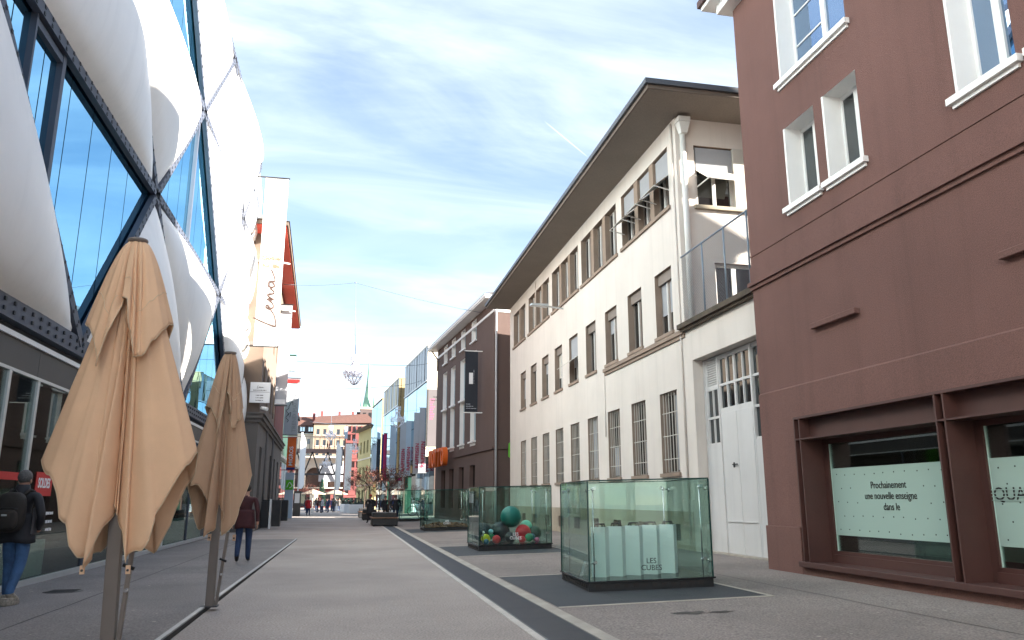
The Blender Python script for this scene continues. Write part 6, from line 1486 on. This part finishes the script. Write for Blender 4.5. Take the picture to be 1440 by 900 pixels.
# woman in red with a white bag
t, J, LB = person((-3.55, 80.0, 0), R(3), 'woman in a bright red coat walking away along the left of the street', ['coat_red', 'jeans_dark', 'skin', 'shoe_dark'], 1.74, .14, 'down', 1.2, 'hair_dark', detail=1, skirt=.26)
T = mw(t); c = T @ J['har'][0]; b = thing('carrier_bag', 'white carrier bag hanging from the hand of the woman in red', 'bag', c-Vector((0, 0, .45)))
mb = MB(); mb.hexa([(c.x-.06+.28*i+(.02 if k_ else 0), c.y-.07+.14*j_, c.z-.55+.45*k_) for i in (0, 1) for j_ in (0, 1) for k_ in (0, 1)]); mb.build('bag_body', 'cloth_white', b, bevel=.03); MB().tube([(c.x, c.y, c.z-.12), (c.x+.04, c.y, c.z+.01), (c.x+.12, c.y, c.z-.12)], .012, 5).build('handle', 'cloth_white', b)
# men standing by the bench planters
person((1.55, 53.2, 0), R(160), 'tall man in a long dark coat and red scarf standing by the bench planters', ['jacket', 'jacket', 'skin', 'shoe_dark'], 1.80, .08, 'pocket', 1.15, 'coat_red', skirt=.42)
person((3.45, 57.5, gz(3.45)), R(175), 'man in a black jacket standing right behind the nearest bench planter', ['jacket', 'jeans_dark', 'skin', 'shoe_dark'], 1.78, .05, 'pocket', 1.2, 'hair_dark')
person((2.75, 58.3, 0.02), R(200), 'person in dark clothes beside the young tree, left of the man in the black jacket', ['jacket', 'jacket', 'skin', 'shoe_dark'], 1.74, .05, 'down', 1.1, 'hair_dark')
# the crowd under the footbridge: copies of three figures, each with its own coat
protos = []
for (h, st, ar, lg) in ((1.74, .12, 'swing', False), (1.66, .05, 'down', True), (1.80, .0, 'pocket', False)): protos.append((h, st, ar, lg))
coats = ['jacket', 'jeans_dark', 'maroon', 'bench', 'cloth_grey', 'fascia_dark', 'navy', 'jacket_grey', 'shoe_dark', 'brown_dark', 'pack']
cname = ['black', 'dark blue', 'dark red', 'charcoal', 'pale grey', 'dark brown', 'navy', 'grey', 'brownish black', 'rusty brown', 'olive']
random.seed(77); spots = [(-3.0, 104, 'swing'), (-2.4, 107, ''), (-2.65, 112, ''), (-1.7, 110, ''), (-4.2, 118, ''), (-3.5, 124, ''), (-2.2, 127, ''), (-1.2, 124, ''), (-5.4, 121, ''), (-.4, 130, ''), (.6, 127, ''), (1.5, 131, ''), (2.2, 122, ''), (-4.9, 132, ''), (-2.9, 134, ''), (-1.6, 137, ''), (.1, 138, ''), (1.9, 140, ''), (-6.2, 128, ''), (2.6, 104, ''), (-4.4, 96, ''), (-1.0, 118, ''), (-2.9, 99, ''), (-2.1, 100, ''), (-3.4, 102, ''), (-1.5, 103, ''), (-2.75, 98, ''), (-.9, 106, ''), (-1.9, 115, ''), (-3.9, 109, ''), (3.0, 108, ''), (2.0, 118, ''), (3.2, 99, ''), (-.2, 121, '')]
made = {}
for i, (x, y, _) in enumerate(spots):
    kd = i % 3; ci = i % len(coats); h, st, ar, lg = protos[kd]
    place = ['near the white planters', 'left of the white planters', 'amid the crowd under the footbridge', 'at the back by the arches'][0 if x > -.5 else (1 if y < 115 else (2 if y < 126 else 3))]
    lab = f'{["tall walker", "long haired figure", "broad figure"][kd]} in a {cname[ci]} coat {place}'
    if i < 3:
        t, J, LB = person((x, y, 0), R(random.uniform(0, 360)), lab, [coats[ci], 'jeans_dark', 'skin', 'shoe_dark'], h, st, ar, 1.1, 'hair_dark', lg, 'people gathered at the end of the street'); made[kd] = t
    else:
        t = copy_thing(made[kd], (x, y, 0), R(random.uniform(0, 360)), lab)
        for c in t.children:
            if c.name.startswith(('body', 'coat_hem')) and c.material_slots:
                c.material_slots[0].link = 'OBJECT'; c.material_slots[0].material = M[coats[ci]]
t, J, LB = person((-4.35, 169.8, 11.9), R(90), 'dark figure crossing the footbridge high above the street end', ['jacket', 'jacket', 'skin', 'shoe_dark'], 1.75, .14, 'swing', 1.1)
t, J, LB = person((-3.95, 170.2, 11.9), R(90), 'figure in magenta close behind the dark one on the footbridge', ['magenta', 'jeans_dark', 'skin', 'shoe_dark'], 1.7, .14, 'swing', 1.1)

# ------------------------------------------------------------------ bench planters and young trees
def bench(x0, x1, y0, y1, h, label):
    t = thing('bench_planter', label, 'bench planter', ((x0+x1)/2, y0, 0), 0, 'dark bench planters down the middle'); 
    MB().hexa([(x, y, z) for x in (x0+.06, x1-.06) for y in (y0+.06, y1-.06) for z in (.04, h-.14)]).build('body', 'bench', t, bevel=.02); MB().box(x0, x1, y0, y1, h-.14, h-.09).build('seat_board', 'wood', t, bevel=.008)
    MB().box(x0+.10, x1-.10, y0+.45, y1-.1, h-.09, h+.16).build('planting_box', 'bench', t, bevel=.02); MB().box(x0+.16, x1-.16, y0+.5, y1-.16, h+.155, h+.17).build('soil', 'earth', t)
    for x in (x0+.12, x1-.2): MB().box(x, x+.08, y0+.1, y0+.2, 0, .05).build('foot', 'black', t)
    return t
bench(1.42, 2.98, 46.2, 49.4, .58, 'nearest dark bench planter with a reddish board, holding a young tree')
bench(1.15, 2.35, 60.5, 63.0, .60, 'second dark bench planter, behind the man in the long coat')
bench(1.0, 2.0, 69.0, 71.5, .62, 'farthest dark bench planter on the left of the row')
def young_tree(x, y, z0, h, label, seed, spread=1.0, leaves=260):
    rnd = random.Random(seed); t = thing('young_tree', label, 'tree', (x, y, z0), 0, 'bare young trees in the bench planters'); trunk = MB(); tw = MB(); tips = []
    top = Vector((x+.1*rnd.uniform(-1, 1), y, z0+h*.42)); trunk.tube([(x, y, z0), (x+.03, y, z0+h*.2), tuple(top)], [.065, .05, .042], 7)
    def grow(p, d, ln, r, lev):
        q = p+d*ln; mid = p.lerp(q, .5)+Vector((rnd.uniform(-1, 1), rnd.uniform(-1, 1), rnd.uniform(-.3, .8)))*ln*.10; (trunk if lev == 0 else tw).tube([p, mid, q], [r, r*.8, r*.6], 5 if lev < 2 else 3, cap=False)
        if lev >= 4: tips.append(q); return
        for k in range(rnd.choice((2, 3, 3)) if lev < 3 else 3):
            e = (d+Vector((rnd.uniform(-1, 1), rnd.uniform(-1, 1), rnd.uniform(-.45, .75)))*.75).normalized(); grow(p.lerp(q, rnd.uniform(.55, 1.0)), e, ln*rnd.uniform(.62, .82), max(.006, r*.6), lev+1)
        if lev >= 2: tips.append(q)
    for k in range(6):
        a = 2*PI*k/6+rnd.random(); grow(top-Vector((0, 0, rnd.uniform(0, .25)*h*.4)), Vector((math.cos(a)*.75*spread, math.sin(a)*.75*spread, .75)).normalized(), h*.20, .026, 0)
    trunk.build('trunk', 'bark', t); tw.build('crown', 'twig', t); lf = MB()
    for k in range(leaves):
        c = rnd.choice(tips)+Vector((rnd.uniform(-1, 1), rnd.uniform(-1, 1), rnd.uniform(-1, 1)))*.12; a = Vector((rnd.uniform(-1, 1), rnd.uniform(-1, 1), rnd.uniform(-1, 1))).normalized()*.055; b = Vector((rnd.uniform(-1, 1), rnd.uniform(-1, 1), rnd.uniform(-1, 1))).normalized()*.035; lf.quad(c-a, c+b, c+a, c-b)
    stuff(lf.build('leaves', 'leaf_dry', t)); return t
young_tree(2.45, 48.2, .72, 3.3, 'young bare tree in the nearest bench planter, with a few dry leaves', 5)
young_tree(1.75, 61.8, .75, 4.0, 'young bare tree behind the man in the long dark coat', 8, 1.1)
young_tree(3.0, 76, .05, 4.6, 'young reddish tree before the magenta banner', 12, 1.1, 500)
young_tree(1.5, 70.3, .75, 4.2, 'young bare tree in the farthest bench planter', 15, 1.1, 400)
young_tree(1.6, 112, 0.0, 6.0, 'reddish bare tree before the red lattice tower', 22, 1.2, 700)
young_tree(-6.4, 134, 0.0, 5.0, 'reddish bare tree at the left end of the street', 26, 1.2, 700)
